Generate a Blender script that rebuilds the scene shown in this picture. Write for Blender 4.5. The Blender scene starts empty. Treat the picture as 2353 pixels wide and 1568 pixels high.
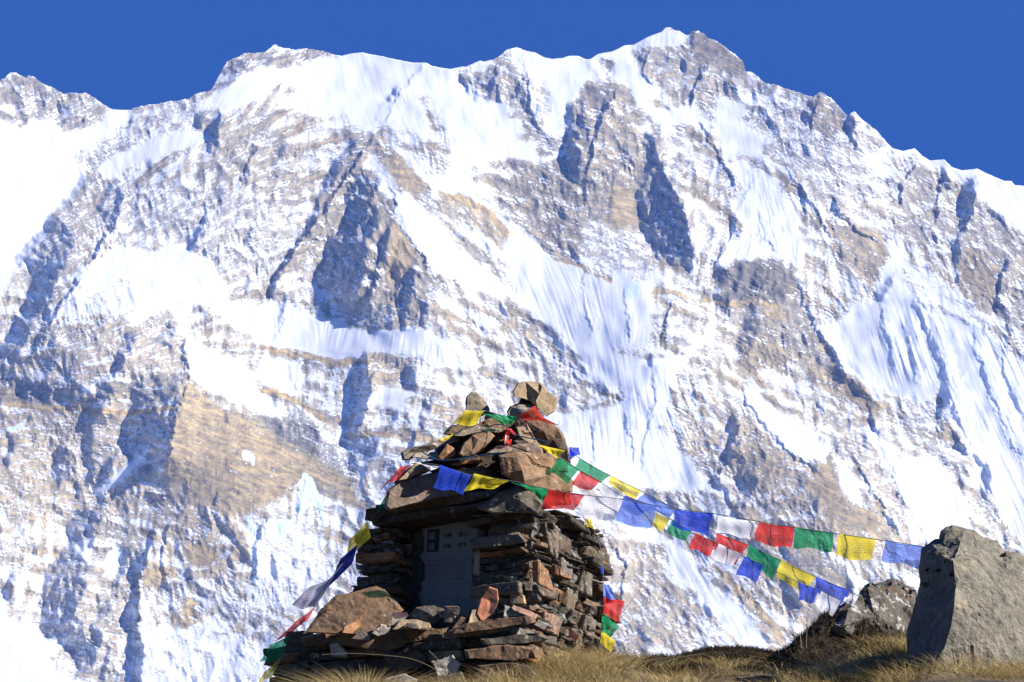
import bpy, bmesh, math, random
import numpy as np
from mathutils import Vector, Matrix, noise as mnoise
from mathutils.geometry import delaunay_2d_cdt

# ------------------------------------------------------------------ camera, sky, sun, exposure
C = bpy.context.scene.collection
SC = bpy.context.scene
PITCH = math.radians(17.5)
HFOV = math.radians(27.0)
CAMZ = 1.6
cam = bpy.data.cameras.new("camera")
cam.sensor_width = 36.0
cam.angle = HFOV
cam.clip_start = 0.1
cam.clip_end = 60000
cob = bpy.data.objects.new("camera", cam)
cob.location = (0, 0, CAMZ)
cob.rotation_euler = (math.pi / 2 + PITCH, 0, 0)
C.objects.link(cob)
SC.camera = cob

SUN_EL = math.radians(33.0)
SUN_AZ = math.radians(16.0)          # turned from +x towards the camera
SDIR = Vector((math.cos(SUN_EL) * math.cos(SUN_AZ), -math.cos(SUN_EL) * math.sin(SUN_AZ), math.sin(SUN_EL)))
sl = bpy.data.lights.new("sun", 'SUN')
sl.energy = 5.0
sl.angle = math.radians(0.5)
sl.color = (1.0, 0.955, 0.89)
so = bpy.data.objects.new("sun", sl)
so.rotation_euler = SDIR.to_track_quat('Z', 'Y').to_euler()
C.objects.link(so)

W = bpy.data.worlds.new("World")
SC.world = W
W.use_nodes = True
wn = W.node_tree.nodes
wn.clear()
wo = wn.new("ShaderNodeOutputWorld")
wb = wn.new("ShaderNodeBackground")
ws = wn.new("ShaderNodeTexSky")
ws.sky_type = 'NISHITA'
ws.sun_disc = False
ws.sun_elevation = SUN_EL
ws.sun_rotation = math.atan2(SDIR.x, SDIR.y)
ws.altitude = 4100
ws.air_density = 0.75
ws.dust_density = 0.0
ws.ozone_density = 6.0
wb.inputs[1].default_value = 0.06
wh = wn.new("ShaderNodeHueSaturation")
wh.inputs['Saturation'].default_value = 1.4
wh.inputs['Hue'].default_value = .512
W.node_tree.links.new(ws.outputs[0], wh.inputs['Color'])
W.node_tree.links.new(wh.outputs[0], wb.inputs[0])
W.node_tree.links.new(wb.outputs[0], wo.inputs[0])

SC.view_settings.view_transform = 'Standard'
SC.view_settings.look = 'None'
SC.view_settings.gamma = 1.0
SC.view_settings.exposure = 1.15
SC.cycles.use_denoising = True
SC.cycles.denoiser = 'OPENIMAGEDENOISE'
SC.cycles.denoising_input_passes = 'RGB_ALBEDO_NORMAL'
SC.cycles.denoising_prefilter = 'ACCURATE'
SC.cycles.max_bounces = 6
SC.cycles.diffuse_bounces = 3
SC.cycles.transmission_bounces = 4
SC.cycles.transparent_max_bounces = 10
SC.cycles.volume_bounces = 0
SC.cycles.sample_clamp_indirect = 4.0

# ------------------------------------------------------------------ coordinates of the photograph (2353 units wide) to rays
FV = 1176.5 / math.tan(HFOV / 2)
CP, SP = math.cos(PITCH), math.sin(PITCH)


def P(vx, vy, Y):
    a = (vx - 1176.5) / FV
    b = -(vy - 784.0) / FV
    dy = CP - b * SP
    dz = SP + b * CP
    k = Y / dy
    return Vector((a * k, Y, CAMZ + dz * k))


def V_of(p):
    x, y, z = p[0], p[1], p[2] - CAMZ
    d = y * CP + z * SP
    return (1176.5 + FV * x / d, 784.0 - FV * (-y * SP + z * CP) / d)


# ------------------------------------------------------------------ small helpers
def tag(o, label=None, cat=None, group=None, kind=None):
    if label: o['label'] = label
    if cat: o['category'] = cat
    if group: o['group'] = group
    if kind: o['kind'] = kind
    return o


def link(name, me, parent=None, mats=()):
    o = bpy.data.objects.new(name, me)
    C.objects.link(o)
    for m in mats:
        me.materials.append(m)
    if parent:
        o.parent = parent
    return o


def empty(name, loc=(0, 0, 0)):
    o = bpy.data.objects.new(name, None)
    o.location = loc
    C.objects.link(o)
    return o


def keep_world(child, parent):
    """parent a child built in world coordinates to an empty standing somewhere else"""
    child.parent = parent
    child.matrix_parent_inverse = Matrix.Translation(parent.location).inverted()


class NT:
    """tiny node builder"""
    def __init__(s, name):
        s.m = bpy.data.materials.new(name)
        s.m.use_nodes = True
        s.t = s.m.node_tree
        s.t.nodes.clear()
        s.out = s.t.nodes.new("ShaderNodeOutputMaterial")

    def n(s, typ, **kw):
        nd = s.t.nodes.new(typ)
        for k, v in kw.items():
            if k.startswith("i_"):
                key = k[2:]
                key = int(key) if key.isdigit() else key
                if hasattr(v, "bl_rna") or isinstance(v, bpy.types.NodeSocket):
                    s.t.links.new(v, nd.inputs[key])
                else:
                    nd.inputs[key].default_value = v
            else:
                setattr(nd, k, v)
        return nd

    def l(s, a, b):
        s.t.links.new(a, b)

    def ramp(s, fac, stops, interp='LINEAR'):
        r = s.n("ShaderNodeValToRGB")
        r.color_ramp.interpolation = interp
        e = r.color_ramp.elements
        while len(e) < len(stops):
            e.new(0.5)
        for i, (p, c) in enumerate(stops):
            e[i].position = p
            e[i].color = c if len(c) == 4 else (*c, 1)
        s.l(fac, r.inputs[0])
        return r.outputs[0]

    def mix(s, fac, a, b, blend='MIX'):
        m = s.n("ShaderNodeMix", data_type='RGBA', blend_type=blend)
        for sock, v in ((m.inputs[0], fac), (m.inputs[6], a), (m.inputs[7], b)):
            if isinstance(v, bpy.types.NodeSocket):
                s.l(v, sock)
            elif isinstance(v, (int, float)):
                sock.default_value = v
            else:
                sock.default_value = (*v, 1) if len(v) == 3 else v
        return m.outputs[2]

    def math(s, op, a, b=None, clamp=False):
        m = s.n("ShaderNodeMath", operation=op, use_clamp=clamp)
        for i, v in enumerate((a, b)):
            if v is None: continue
            if isinstance(v, bpy.types.NodeSocket):
                s.l(v, m.inputs[i])
            else:
                m.inputs[i].default_value = v
        return m.outputs[0]

    def noise(s, scale, detail=4, rough=0.55, vec=None, dist=0.0):
        nd = s.n("ShaderNodeTexNoise")
        nd.inputs['Scale'].default_value = scale
        nd.inputs['Detail'].default_value = detail
        nd.inputs['Roughness'].default_value = rough
        nd.inputs['Distortion'].default_value = dist
        if vec is not None:
            s.l(vec, nd.inputs['Vector'])
        return nd.outputs['Fac']

    def bsdf(s, color, rough=0.85, bump=None, bstr=0.3, bdist=0.01, spec=0.3):
        b = s.n("ShaderNodeBsdfPrincipled")
        if isinstance(color, bpy.types.NodeSocket):
            s.l(color, b.inputs['Base Color'])
        else:
            b.inputs['Base Color'].default_value = (*color, 1)
        b.inputs['Roughness'].default_value = rough
        b.inputs['Specular IOR Level'].default_value = spec
        if bump is not None:
            bn = s.n("ShaderNodeBump")
            bn.inputs['Strength'].default_value = bstr
            bn.inputs['Distance'].default_value = bdist
            s.l(bump, bn.inputs['Height'])
            s.l(bn.outputs[0], b.inputs['Normal'])
        s.l(b.outputs[0], s.out.inputs[0])
        return b


# ------------------------------------------------------------------ numpy noise
_rng = np.random.default_rng(11)
_GT = _rng.uniform(0, 2 * np.pi, (256, 256)).astype(np.float32)
_GX, _GY = np.cos(_GT), np.sin(_GT)


def perlin(x, y, seed=0):
    x = x + seed * 37.17
    y = y + seed * 91.73
    xi = np.floor(x).astype(np.int32); yi = np.floor(y).astype(np.int32)
    xf = (x - xi).astype(np.float32); yf = (y - yi).astype(np.float32)
    u = xf * xf * xf * (xf * (xf * 6 - 15) + 10)
    v = yf * yf * yf * (yf * (yf * 6 - 15) + 10)
    x0 = xi & 255; x1 = (xi + 1) & 255; y0 = yi & 255; y1 = (yi + 1) & 255
    a = _GX[y0, x0] * xf + _GY[y0, x0] * yf
    b = _GX[y0, x1] * (xf - 1) + _GY[y0, x1] * yf
    c = _GX[y1, x0] * xf + _GY[y1, x0] * (yf - 1)
    d = _GX[y1, x1] * (xf - 1) + _GY[y1, x1] * (yf - 1)
    ab = a + u * (b - a)
    cd = c + u * (d - c)
    return (ab + v * (cd - ab)) * 1.5


def fbm(x, y, octv=4, seed=0, gain=0.5, lac=2.03, ridged=False):
    s = 0; a = 1.0; n = 0
    for i in range(octv):
        p = perlin(x, y, seed + i * 3)
        if ridged:
            p = 1 - 2 * np.abs(p)
        s = s + a * p
        n += a * a
        a *= gain
        x = x * lac; y = y * lac
    return s / math.sqrt(n)


def box(a, r):
    """separable box blur, radius r cells"""
    for ax in (0, 1):
        p = np.pad(a, [(r + 1, r) if i == ax else (0, 0) for i in (0, 1)], mode='edge')
        c = np.cumsum(p, axis=ax, dtype=np.float64)
        if ax == 0:
            a = (c[2 * r + 1:, :] - c[:-2 * r - 1, :]) / (2 * r + 1)
        else:
            a = (c[:, 2 * r + 1:] - c[:, :-2 * r - 1]) / (2 * r + 1)
    return a.astype(np.float32)


def sstep(a, b, x):
    t = np.clip((x - a) / (b - a), 0, 1)
    return t * t * (3 - 2 * t)
# ------------------------------------------------------------------ the mountain
SIL = [(-700, 330), (-420, 250), (-200, 215), (-60, 196), (0, 186), (10, 179), (25, 167), (37, 168), (47, 175), (60, 179), (66, 174), (82, 180), (95, 192),
 (117, 199), (145, 214), (165, 215), (180, 215), (194, 212), (207, 220), (225, 232), (240, 242), (257, 251), (275, 253),
 (297, 253), (320, 246), (347, 239), (360, 239), (390, 232), (412, 231), (432, 229), (447, 217), (485, 207), (497, 185),
 (512, 157), (522, 143), (535, 137), (549, 129), (563, 123), (575, 124), (597, 120), (610, 118), (630, 103), (645, 109), (680, 114), (705, 112),
 (735, 116), (770, 126), (785, 129), (807, 123), (832, 121), (850, 125), (880, 130), (910, 137), (947, 144), (980, 145),
 (992, 152), (1035, 159), (1044, 157), (1061, 153), (1069, 154), (1089, 145), (1103, 139), (1110, 142), (1134, 137),
 (1149, 126), (1164, 114), (1186, 109), (1196, 112), (1204, 116), (1231, 122), (1249, 132), (1269, 136), (1291, 134),
 (1304, 129), (1329, 129), (1344, 136), (1354, 137), (1374, 124), (1404, 119), (1420, 112), (1434, 105), (1456, 103), (1486, 86),
 (1521, 73), (1527, 66), (1532, 63), (1541, 64), (1551, 71), (1561, 71), (1575, 81), (1581, 80), (1589, 71), (1606, 72), (1611, 77), (1617, 77), (1626, 87), (1641, 92),
 (1666, 107), (1689, 125), (1706, 140), (1711, 152), (1712, 164), (1729, 167), (1745, 179), (1761, 192), (1789, 197), (1814, 207), (1841, 216),
 (1869, 224), (1878, 216), (1885, 211), (1909, 225), (1929, 247), (1949, 269), (1953, 262), (1963, 257), (1980, 275), (1997, 286), (2015, 301), (2040, 330),
 (2052, 342), (2075, 347), (2101, 341), (2120, 359), (2137, 369), (2170, 367), (2187, 384), (2210, 392), (2245, 388),
 (2272, 401), (2307, 416), (2324, 416), (2332, 426), (2353, 427), (2450, 480), (2700, 600), (3000, 720), (3300, 800)]

# snow lying on the face: (cover, edge roughness, points)
SNOW = [
 (1., 7, [(-720,330),(-300,290),(0,272),(37,288),(57,297),(72,277),(112,277),(135,292),(155,312),(187,298),(228,285),(250,262),(262,255),(310,255),(300,275),(255,300),(240,315),(205,345),(170,350),(165,365),(190,390),(196,410),(176,432),(150,462),(120,490),(100,525),(75,572),(38,610),(25,640),(5,677),(0,690),(-300,900),(-720,900)]),
 (.97, 8, [(225,387),(275,350),(315,340),(355,317),(437,300),(487,312),(470,330),(400,347),(320,370),(262,402),(217,397)]),
 (1., 7, [(465,232),(487,217),(547,182),(585,162),(620,152),(635,160),(675,155),(710,145),(772,130),(832,118),(910,130),(980,140),(947,165),(885,170),(847,177),(810,207),(710,217),(685,207),(650,187),(620,215),(572,237),(535,257),(510,255)]),
 (.93, 9, [(640,230),(700,212),(810,207),(850,177),(905,168),(947,165),(930,197),(900,232),(885,290),(840,300),(800,270),(720,262),(660,255)]),
 (1., 7, [(979,143),(1031,157),(1074,150),(1104,136),(1136,135),(1109,165),(1059,162),(1051,190),(1079,207),(1111,230),(1126,232),(1164,240),(1174,257),(1151,265),(1184,277),(1191,307),(1196,330),(1231,335),(1239,370),(1169,365),(1131,345),(1104,322),(1059,322),(1026,302),(1001,232),(969,212),(926,222),(919,197),(944,167)]),
 (.72, 10, [(985,228),(1040,205),(1085,220),(1100,260),(1080,290),(1040,300),(1000,285)]),
 (1., 5, [(885,290),(900,232),(930,197),(950,202),(975,257),(985,295),(970,307),(935,295)]),
 (.97, 8, [(1034,325),(1110,325),(1170,360),(1100,380),(1060,395),(1090,410),(1124,428),(1124,440),(1040,447),(1012,425),(1035,385)]),
 (1., 7, [(1204,115),(1231,120),(1269,134),(1329,127),(1359,135),(1349,157),(1366,167),(1344,187),(1329,202),(1319,232),(1291,242),(1289,267),(1301,282),(1294,307),(1266,315),(1251,295),(1259,262),(1274,247),(1266,220),(1256,197),(1219,182),(1199,162),(1186,140),(1170,118),(1186,105)]),
 (.97, 6, [(1231,345),(1239,370),(1291,344),(1300,352),(1251,376)]),
 (1., 6, [(1350,130),(1379,120),(1486,82),(1521,70),(1551,68),(1579,80),(1569,95),(1554,105),(1539,107),(1519,102),(1499,110),(1479,102),(1459,112),(1451,115),(1444,135),(1456,145),(1479,175),(1491,187),(1529,207),(1514,217),(1489,220),(1499,240),(1519,255),(1541,257),(1566,250),(1596,237),(1609,265),(1649,282),(1641,287),(1609,280),(1579,277),(1554,290),(1529,290),(1504,277),(1486,260),(1461,230),(1449,207),(1416,185),(1411,140),(1394,135),(1379,137)]),
 (1., 3, [(1464,300),(1476,288),(1489,280),(1499,305),(1480,303)]),
 (1., 6, [(872,402),(887,402),(907,430),(937,450),(965,470),(1000,502),(1025,527),(1032,545),(1062,577),(1100,615),(1137,635),(1163,657),(1163,687),(1087,667),(1025,627),(1005,632),(980,597),(955,565),(925,522),(910,495),(915,467),(907,452),(892,455),(877,437)]),
 (.97, 5, [(857,355),(872,375),(900,420),(890,408),(870,395),(855,385),(835,387)]),
 (.78, 8, [(895,330),(950,350),(1010,400),(1060,440),(1010,450),(960,400)]),
 (1., 6, [(1171,508),(1191,523),(1234,563),(1249,585),(1274,598),(1329,613),(1344,623),(1386,643),(1401,655),(1419,625),(1436,630),(1456,648),(1494,643),(1509,630),(1519,645),(1496,673),(1499,698),(1494,780),(1484,803),(1461,798),(1439,796),(1406,790),(1419,805),(1431,828),(1446,815),(1481,828),(1496,845),(1509,823),(1541,828),(1569,823),(1611,780),(1636,733),(1639,768),(1606,800),(1576,830),(1549,863),(1541,905),(1534,943),(1544,963),(1516,978),(1529,998),(1556,1030),(1594,1068),(1631,1110),(1600,1130),(1300,1110),(1290,1060),(1256,955),(1326,950),(1369,943),(1406,935),(1426,920),(1439,915),(1476,908),(1431,888),(1391,878),(1366,858),(1326,810),(1284,763),(1231,725),(1209,703),(1191,673),(1181,640),(1159,600)]),
 (.98, 5, [(1529,1241),(1554,1244),(1594,1289),(1631,1331),(1679,1381),(1704,1406),(1729,1439),(1774,1496),(1706,1486),(1679,1459),(1654,1429),(1631,1391),(1616,1374),(1579,1339),(1554,1324),(1539,1289)]),
 (.9, 8, [(1430,1210),(1500,1215),(1529,1241),(1510,1250),(1450,1240)]),
 (1., 6, [(1676,378),(1700,372),(1735,392),(1765,400),(1800,445),(1830,497),(1840,547),(1848,609),(1825,600),(1790,592),(1760,585),(1725,597),(1690,597),(1665,610),(1640,622),(1660,590),(1680,570),(1700,550),(1708,538),(1710,515),(1692,495),(1688,460),(1709,433),(1700,410)]),
 (.95, 7, [(1650,225),(1690,235),(1720,250),(1700,280),(1760,320),(1750,360),(1690,350),(1670,375),(1655,330),(1640,285)]),
 (1., 6, [(2040,552),(2055,560),(2090,600),(2085,615),(2065,622),(2097,667),(2127,710),(2177,725),(2195,732),(2227,750),(2240,742),(2270,772),(2310,810),(2353,835),(2700,960),(3300,1200),(3300,1700),(2353,1568),(2353,1260),(2300,1190),(2260,1110),(2230,1045),(2215,1010),(2190,980),(2175,940),(2160,880),(2140,920),(2075,915),(2040,905),(2000,900),(1999,897),(1972,867),(1945,837),(1920,804),(1905,785),(1890,747),(1925,742),(1965,697),(1980,692),(2007,705),(2030,705),(2017,680),(2017,655),(2030,620),(2047,592)]),
 (1., 5, [(1985,984),(2015,989),(2040,1012),(2060,1029),(2065,1054),(2140,1054),(2177,1079),(2190,1117),(2215,1154),(2227,1196),(2250,1260),(2110,1240),(2077,1132),(2042,1077),(2010,1025)]),
 (1., 5, [(1704,883),(1731,898),(1769,924),(1795,954),(1835,977),(1855,984),(1870,997),(1895,997),(1907,1004),(1905,1044),(1890,1054),(1847,1054),(1802,1019),(1772,997),(1735,945)]),
 (1., 4, [(1915,1044),(1940,1069),(1972,1104),(1972,1154),(1955,1144),(1937,1119),(1925,1087)]),
 (1., 6, [(285,564),(300,572),(362,579),(375,572),(415,564),(445,584),(472,594),(497,622),(505,647),(527,674),(520,697),(550,702),(588,699),(588,772),(550,759),(515,729),(500,709),(475,699),(425,697),(400,694),(375,709),(325,732),(312,742),(282,729),(302,712),(322,697),(332,674),(312,652),(275,637),(250,649),(237,667),(207,652),(185,637),(155,644),(190,614),(225,597),(255,582)]),
 (.78, 9, [(200,655),(260,640),(320,660),(330,680),(300,720),(240,720),(180,730),(130,720),(150,690)]),
 (.97, 6, [(400,715),(425,705),(440,745),(437,767),(422,775),(405,740)]),
 (1., 6, [(422,755),(437,767),(462,797),(487,809),(525,819),(560,829),(572,856),(580,885),(600,900),(602,921),(637,939),(642,959),(617,956),(592,949),(560,929),(525,911),(490,904),(467,886),(435,856),(440,829),(432,790)]),
 (.98, 7, [(517,696),(627,704),(624,739),(637,734),(657,696),(679,704),(697,719),(732,726),(754,734),(774,734),(794,736),(787,759),(817,756),(837,761),(847,784),(864,761),(907,761),(932,754),(957,759),(974,761),(992,766),(1017,786),(1052,786),(1087,829),(1105,859),(1079,851),(1042,841),(1017,839),(977,829),(942,816),(902,811),(842,806),(824,821),(787,824),(742,819),(697,806),(652,789),(617,789),(607,791),(574,769),(547,751),(517,741)]),
 (.98, 5, [(604,819),(639,824),(667,829),(682,834),(697,876),(689,906),(667,904),(637,894),(617,879),(607,864),(580,869)]),
 (.95, 5, [(842,914),(862,901),(904,896),(939,911),(927,926),(892,939),(849,926)]),
 (.98, 7, [(-300,1390),(0,1421),(62,1431),(85,1439),(92,1459),(120,1469),(140,1489),(110,1519),(115,1539),(175,1562),(250,1600),(300,1800),(-300,1800)]),
 (.76, 9, [(320,1426),(367,1439),(410,1451),(462,1431),(495,1409),(510,1431),(542,1456),(588,1471),(680,1500),(760,1700),(337,1700),(327,1476)]),
 (.64, 9, [(560,1180),(620,1200),(690,1200),(740,1230),(760,1330),(700,1400),(640,1380),(590,1400),(580,1290)]),
 (1., 5, [(2232,410),(2245,386),(2272,399),(2307,414),(2324,414),(2353,425),(2600,530),(3300,780),(3300,1000),(2500,620),(2353,532),(2340,520),(2300,490),(2270,460),(2247,445),(2237,430)]),
 (1., 4, [(2030,325),(2052,340),(2102,336),(2135,365),(2170,363),(2210,388),(2245,385),(2215,417),(2200,412),(2175,387),(2150,385),(2137,390),(2115,362),(2100,355),(2082,359),(2065,365)]),
 (.93, 7, [(1990,357),(2015,355),(2052,397),(2040,410),(2005,402)]),
 (.8, 9, [(2080,600),(2150,640),(2200,680),(2240,740),(2180,730),(2130,700),(2100,660)]),
 (.9, 5, [(205,1290),(155,1255),(215,1240)]), (.95, 5, [(212,1130),(260,1095),(305,1056),(335,1036),(330,1052),(300,1085),(262,1115),(230,1140)]),
 (.95, 5, [(20,1540),(30,1600),(60,1600)]),
]
# barer rock: (cover, warmth, points)
ROCK = [
 (.36,.45, [(-300,200),(0,180),(25,160),(60,174),(95,190),(145,212),(194,210),(240,240),(257,251),(250,262),(228,285),(187,298),(155,312),(135,292),(72,277),(57,297),(37,288),(0,272),(-300,285)]),
 (.25,.35, [(487,212),(510,160),(563,120),(610,116),(630,115),(672,125),(710,110),(770,124),(735,137),(675,155),(635,160),(620,150),(600,162),(585,157),(547,180),(497,207)]),
 (.55,.4, [(257,300),(320,265),(400,235),(450,225),(480,215),(465,240),(500,262),(450,285),(355,315),(280,345),(200,380),(165,365),(215,345)]),
 (.33,.5, [(440,262),(485,260),(520,255),(570,270),(640,255),(655,275),(600,310),(640,330),(680,340),(720,400),(690,450),(640,450),(560,430),(500,390),(480,330),(455,310)]),
 (.3,.35, [(732,150),(760,140),(787,143),(785,165),(750,168)]), (.45,.35, [(822,140),(850,132),(890,140),(885,160),(840,157)]),
 (.32,.35, [(1134,140),(1154,126),(1176,132),(1184,147),(1196,170),(1206,187),(1204,217),(1219,262),(1194,277),(1176,270),(1174,242),(1159,230),(1124,232),(1111,220),(1094,215),(1079,200),(1054,190),(1059,172),(1094,167)]),
 (.6,.5, [(1206,187),(1240,185),(1260,230),(1265,260),(1245,280),(1250,300),(1219,262)]),
 (.35,.5, [(1196,287),(1239,282),(1259,307),(1296,317),(1281,345),(1244,352),(1229,327),(1201,330)]),
 (.24,.45, [(1329,202),(1359,187),(1394,197),(1409,190),(1449,207),(1481,257),(1507,287),(1521,373),(1544,423),(1564,473),(1579,513),(1591,553),(1595,610),(1509,603),(1494,558),(1474,523),(1400,515),(1339,520),(1339,598),(1274,593),(1234,563),(1191,515),(1169,483),(1149,478),(1130,450),(1127,407),(1149,402),(1114,372),(1144,342),(1169,350),(1159,362),(1226,366),(1239,376),(1289,352),(1304,357),(1294,332),(1304,295),(1306,247),(1324,227)]),
 (.55,.35, [(1340,530),(1400,520),(1470,530),(1490,560),(1500,600),(1480,640),(1400,640),(1345,610)]),
 (.1,.75, [(1404,425),(1455,440),(1470,525),(1395,520)]),
 (.35,.5, [(1455,110),(1500,112),(1540,110),(1575,100),(1590,140),(1590,230),(1560,250),(1530,205),(1490,187),(1460,150),(1446,135)]),
 (.12,.35, [(1583,72),(1617,77),(1642,92),(1690,125),(1712,155),(1708,178),(1690,186),(1665,170),(1640,150),(1600,160),(1585,120)]),
 (.33,.4, [(1590,150),(1650,165),(1700,215),(1680,260),(1640,280),(1600,240),(1590,190)]),
 (.5,.35, [(1700,190),(1760,200),(1840,222),(1950,280),(2030,340),(2060,420),(2000,460),(1900,440),(1800,380),(1740,300),(1690,240)]),
 (.2,.4, [(1870,225),(1886,212),(1912,230),(1945,275),(1950,300),(1900,320),(1860,300),(1848,275)]),
 (.22,.4, [(840,312),(885,292),(895,335),(940,370),(990,420),(980,450),(930,440),(885,400),(870,375),(857,355),(840,385),(870,420),(877,440),(895,455),(912,470),(910,495),(925,522),(955,565),(980,597),(1000,632),(1010,650),(985,670),(975,700),(985,735),(960,760),(900,760),(845,765),(790,740),(785,715),(770,690),(745,680),(735,640),(725,620),(740,560),(750,545),(700,600),(640,640),(630,690),(620,680),(630,640),(660,590),(700,540),(690,525),(720,480),(770,400),(800,330)]),
 (.12,.9, [(905,505),(925,525),(955,575),(935,640),(900,660),(880,620),(890,560)]), (.12,.8, [(900,350),(950,370),(985,420),(970,450),(930,440),(895,390)]),
 (.25,.8, [(1000,445),(1062,447),(1125,487),(1170,550),(1140,560),(1080,500),(1020,470)]),
 (.38,.45, [(110,500),(150,465),(195,412),(240,400),(290,420),(250,470),(230,520),(190,580),(160,640),(130,690),(90,730),(50,800),(0,830),(0,815),(52,712),(75,605)]),
 (.5,.8, [(-50,690),(15,660),(40,620),(75,605),(70,690),(50,730),(40,780),(0,820),(-50,830)]),
 (.5,.4, [(250,420),(420,430),(560,450),(640,470),(680,560),(600,660),(530,660),(470,590),(410,560),(280,560),(200,600),(230,520)]),
 (.38,.65, [(100,740),(180,720),(260,725),(320,745),(400,715),(430,760),(430,850),(380,870),(240,880),(150,870),(60,870),(0,860),(0,830),(60,800)]),
 (.15,.3, [(-100,865),(35,870),(140,879),(220,899),(240,882),(350,869),(435,857),(415,885),(400,920),(190,930),(100,938),(-100,930)]),
 (.33,.72, [(-100,930),(100,938),(200,930),(400,920),(385,1050),(350,1100),(320,1170),(240,1200),(120,1180),(-100,1180)]),
 (.13,.85, [(420,880),(465,896),(500,929),(588,959),(640,980),(720,1020),(800,1090),(830,1170),(700,1100),(640,1150),(560,1180),(480,1160),(400,1140),(375,1079),(390,1000)]),
 (.3,.75, [(375,1079),(480,1160),(560,1180),(580,1300),(520,1330),(440,1330),(380,1230),(330,1160)]),
 (.08,.9, [(430,1256),(480,1250),(505,1285),(480,1300),(440,1290)]),
 (.12,.9, [(335,1290),(390,1300),(400,1320),(360,1350),(325,1340)]), (.15,.9, [(410,1400),(440,1360),(465,1420),(450,1450),(415,1450)]),
 (.35,.45, [(85,1406),(107,1299),(157,1239),(175,1176),(300,1176),(330,1260),(300,1360),(270,1470),(240,1568),(180,1568),(170,1470),(100,1460)]),
 (.18,.1, [(574,954),(612,949),(642,962),(677,954),(742,989),(722,1021),(717,1051),(667,1021),(622,989),(592,971)]),
 (.5,.1, [(642,962),(690,950),(760,990),(840,1010),(860,1040),(800,1090),(730,1060),(742,989)]),
 (.25,.75, [(835,800),(905,805),(950,820),(960,900),(900,880),(845,900),(830,850)]),
 (.3,.85, [(975,905),(1010,920),(1060,960),(1040,980),(990,960)]),
 (.27,.4, [(1640,625),(1680,603),(1735,597),(1800,605),(1825,640),(1830,680),(1860,740),(1890,790),(1920,830),(1990,905),(2040,945),(2010,960),(1960,920),(1900,900),(1870,870),(1830,830),(1780,830),(1700,850),(1690,800),(1700,760),(1650,700),(1635,650)]),
 (.1,.95, [(1740,700),(1790,708),(1815,730),(1800,740),(1750,722)]), (.12,.95, [(1935,874),(1977,879),(2040,944),(2015,952),(1940,909)]),
 (.08,.55, [(1800,605),(1822,640),(1828,668),(1790,670),(1770,640)]), (.15,.7, [(1860,745),(1885,775),(1905,790),(1915,830),(1880,790)]),
 (.22,.65, [(1900,560),(1955,515),(1982,512),(2040,552),(2052,580),(2027,622),(2012,655),(1972,640),(1915,590)]),
 (.33,.45, [(2215,430),(2232,412),(2262,460),(2353,535),(2600,640),(2600,800),(2353,740),(2280,730),(2240,690),(2200,640),(2190,560),(2205,450)]),
 (.14,.6, [(2210,575),(2260,580),(2290,620),(2285,680),(2240,690),(2205,640)]),
 (.35,.45, [(2065,420),(2110,370),(2140,400),(2180,395),(2200,430),(2200,540),(2130,560),(2080,540),(2070,480)]),
 (.2,.85, [(2127,999),(2175,967),(2202,974),(2230,1017),(2265,1047),(2235,1044),(2215,1022),(2177,1012),(2152,1017)]),
 (.42,.55, [(1870,904),(1985,989),(2010,1034),(2042,1079),(2075,1129),(2100,1194),(2050,1196),(2027,1154),(1990,1104),(1975,1054),(1940,1064),(1907,1024),(1905,989),(1890,954)]),
 (.3,.75, [(1681,958),(1731,968),(1770,1000),(1810,1040),(1880,1060),(1920,1100),(1960,1160),(2030,1200),(2100,1240),(1990,1290),(1850,1260),(1700,1200),(1676,1073),(1656,1043),(1676,1006)]),
 (.16,.7, [(1880,1060),(1920,1060),(1935,1130),(1960,1160),(2010,1170),(2040,1220),(1940,1240),(1890,1170),(1860,1110)]),
 (.35,.85, [(1560,1000),(1600,960),(1660,990),(1670,1010),(1640,1050),(1590,1030)]),
 (.3,.75, [(1149,730),(1190,735),(1230,760),(1280,800),(1240,800),(1190,770),(1150,760)]),
 (.55,.75, [(1206,790),(1290,830),(1350,890),(1410,910),(1400,930),(1320,900),(1240,840)]),
 (.35,.7, [(1385,1230),(1500,1220),(1530,1290),(1540,1340),(1610,1390),(1600,1480),(1400,1500),(1385,1350)]),
 (.3,.85, [(1640,1300),(1700,1340),(1750,1400),(1800,1480),(1830,1500),(1790,1500),(1720,1400),(1650,1330)]),
 (.12,.12, [(1640,630),(1680,605),(1740,598),(1800,608),(1822,650),(1790,690),(1720,700),(1660,690)]), (.12,.6,[(1702,760),(1760,770),(1830,820),(1810,840),(1760,850),(1710,870),(1695,820)]),
 (.15,.65,[(1830,800),(1870,830),(1935,880),(2040,944),(2000,950),(1940,910),(1900,905),(1860,880)]), (.15,.55,[(1673,1032),(1730,1010),(1790,1060),(1790,1110),(1700,1110)]),
 (.3,.8, [(1700,1180),(1850,1230),(1950,1330),(1870,1450),(1760,1400),(1720,1300)]),
]
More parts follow.
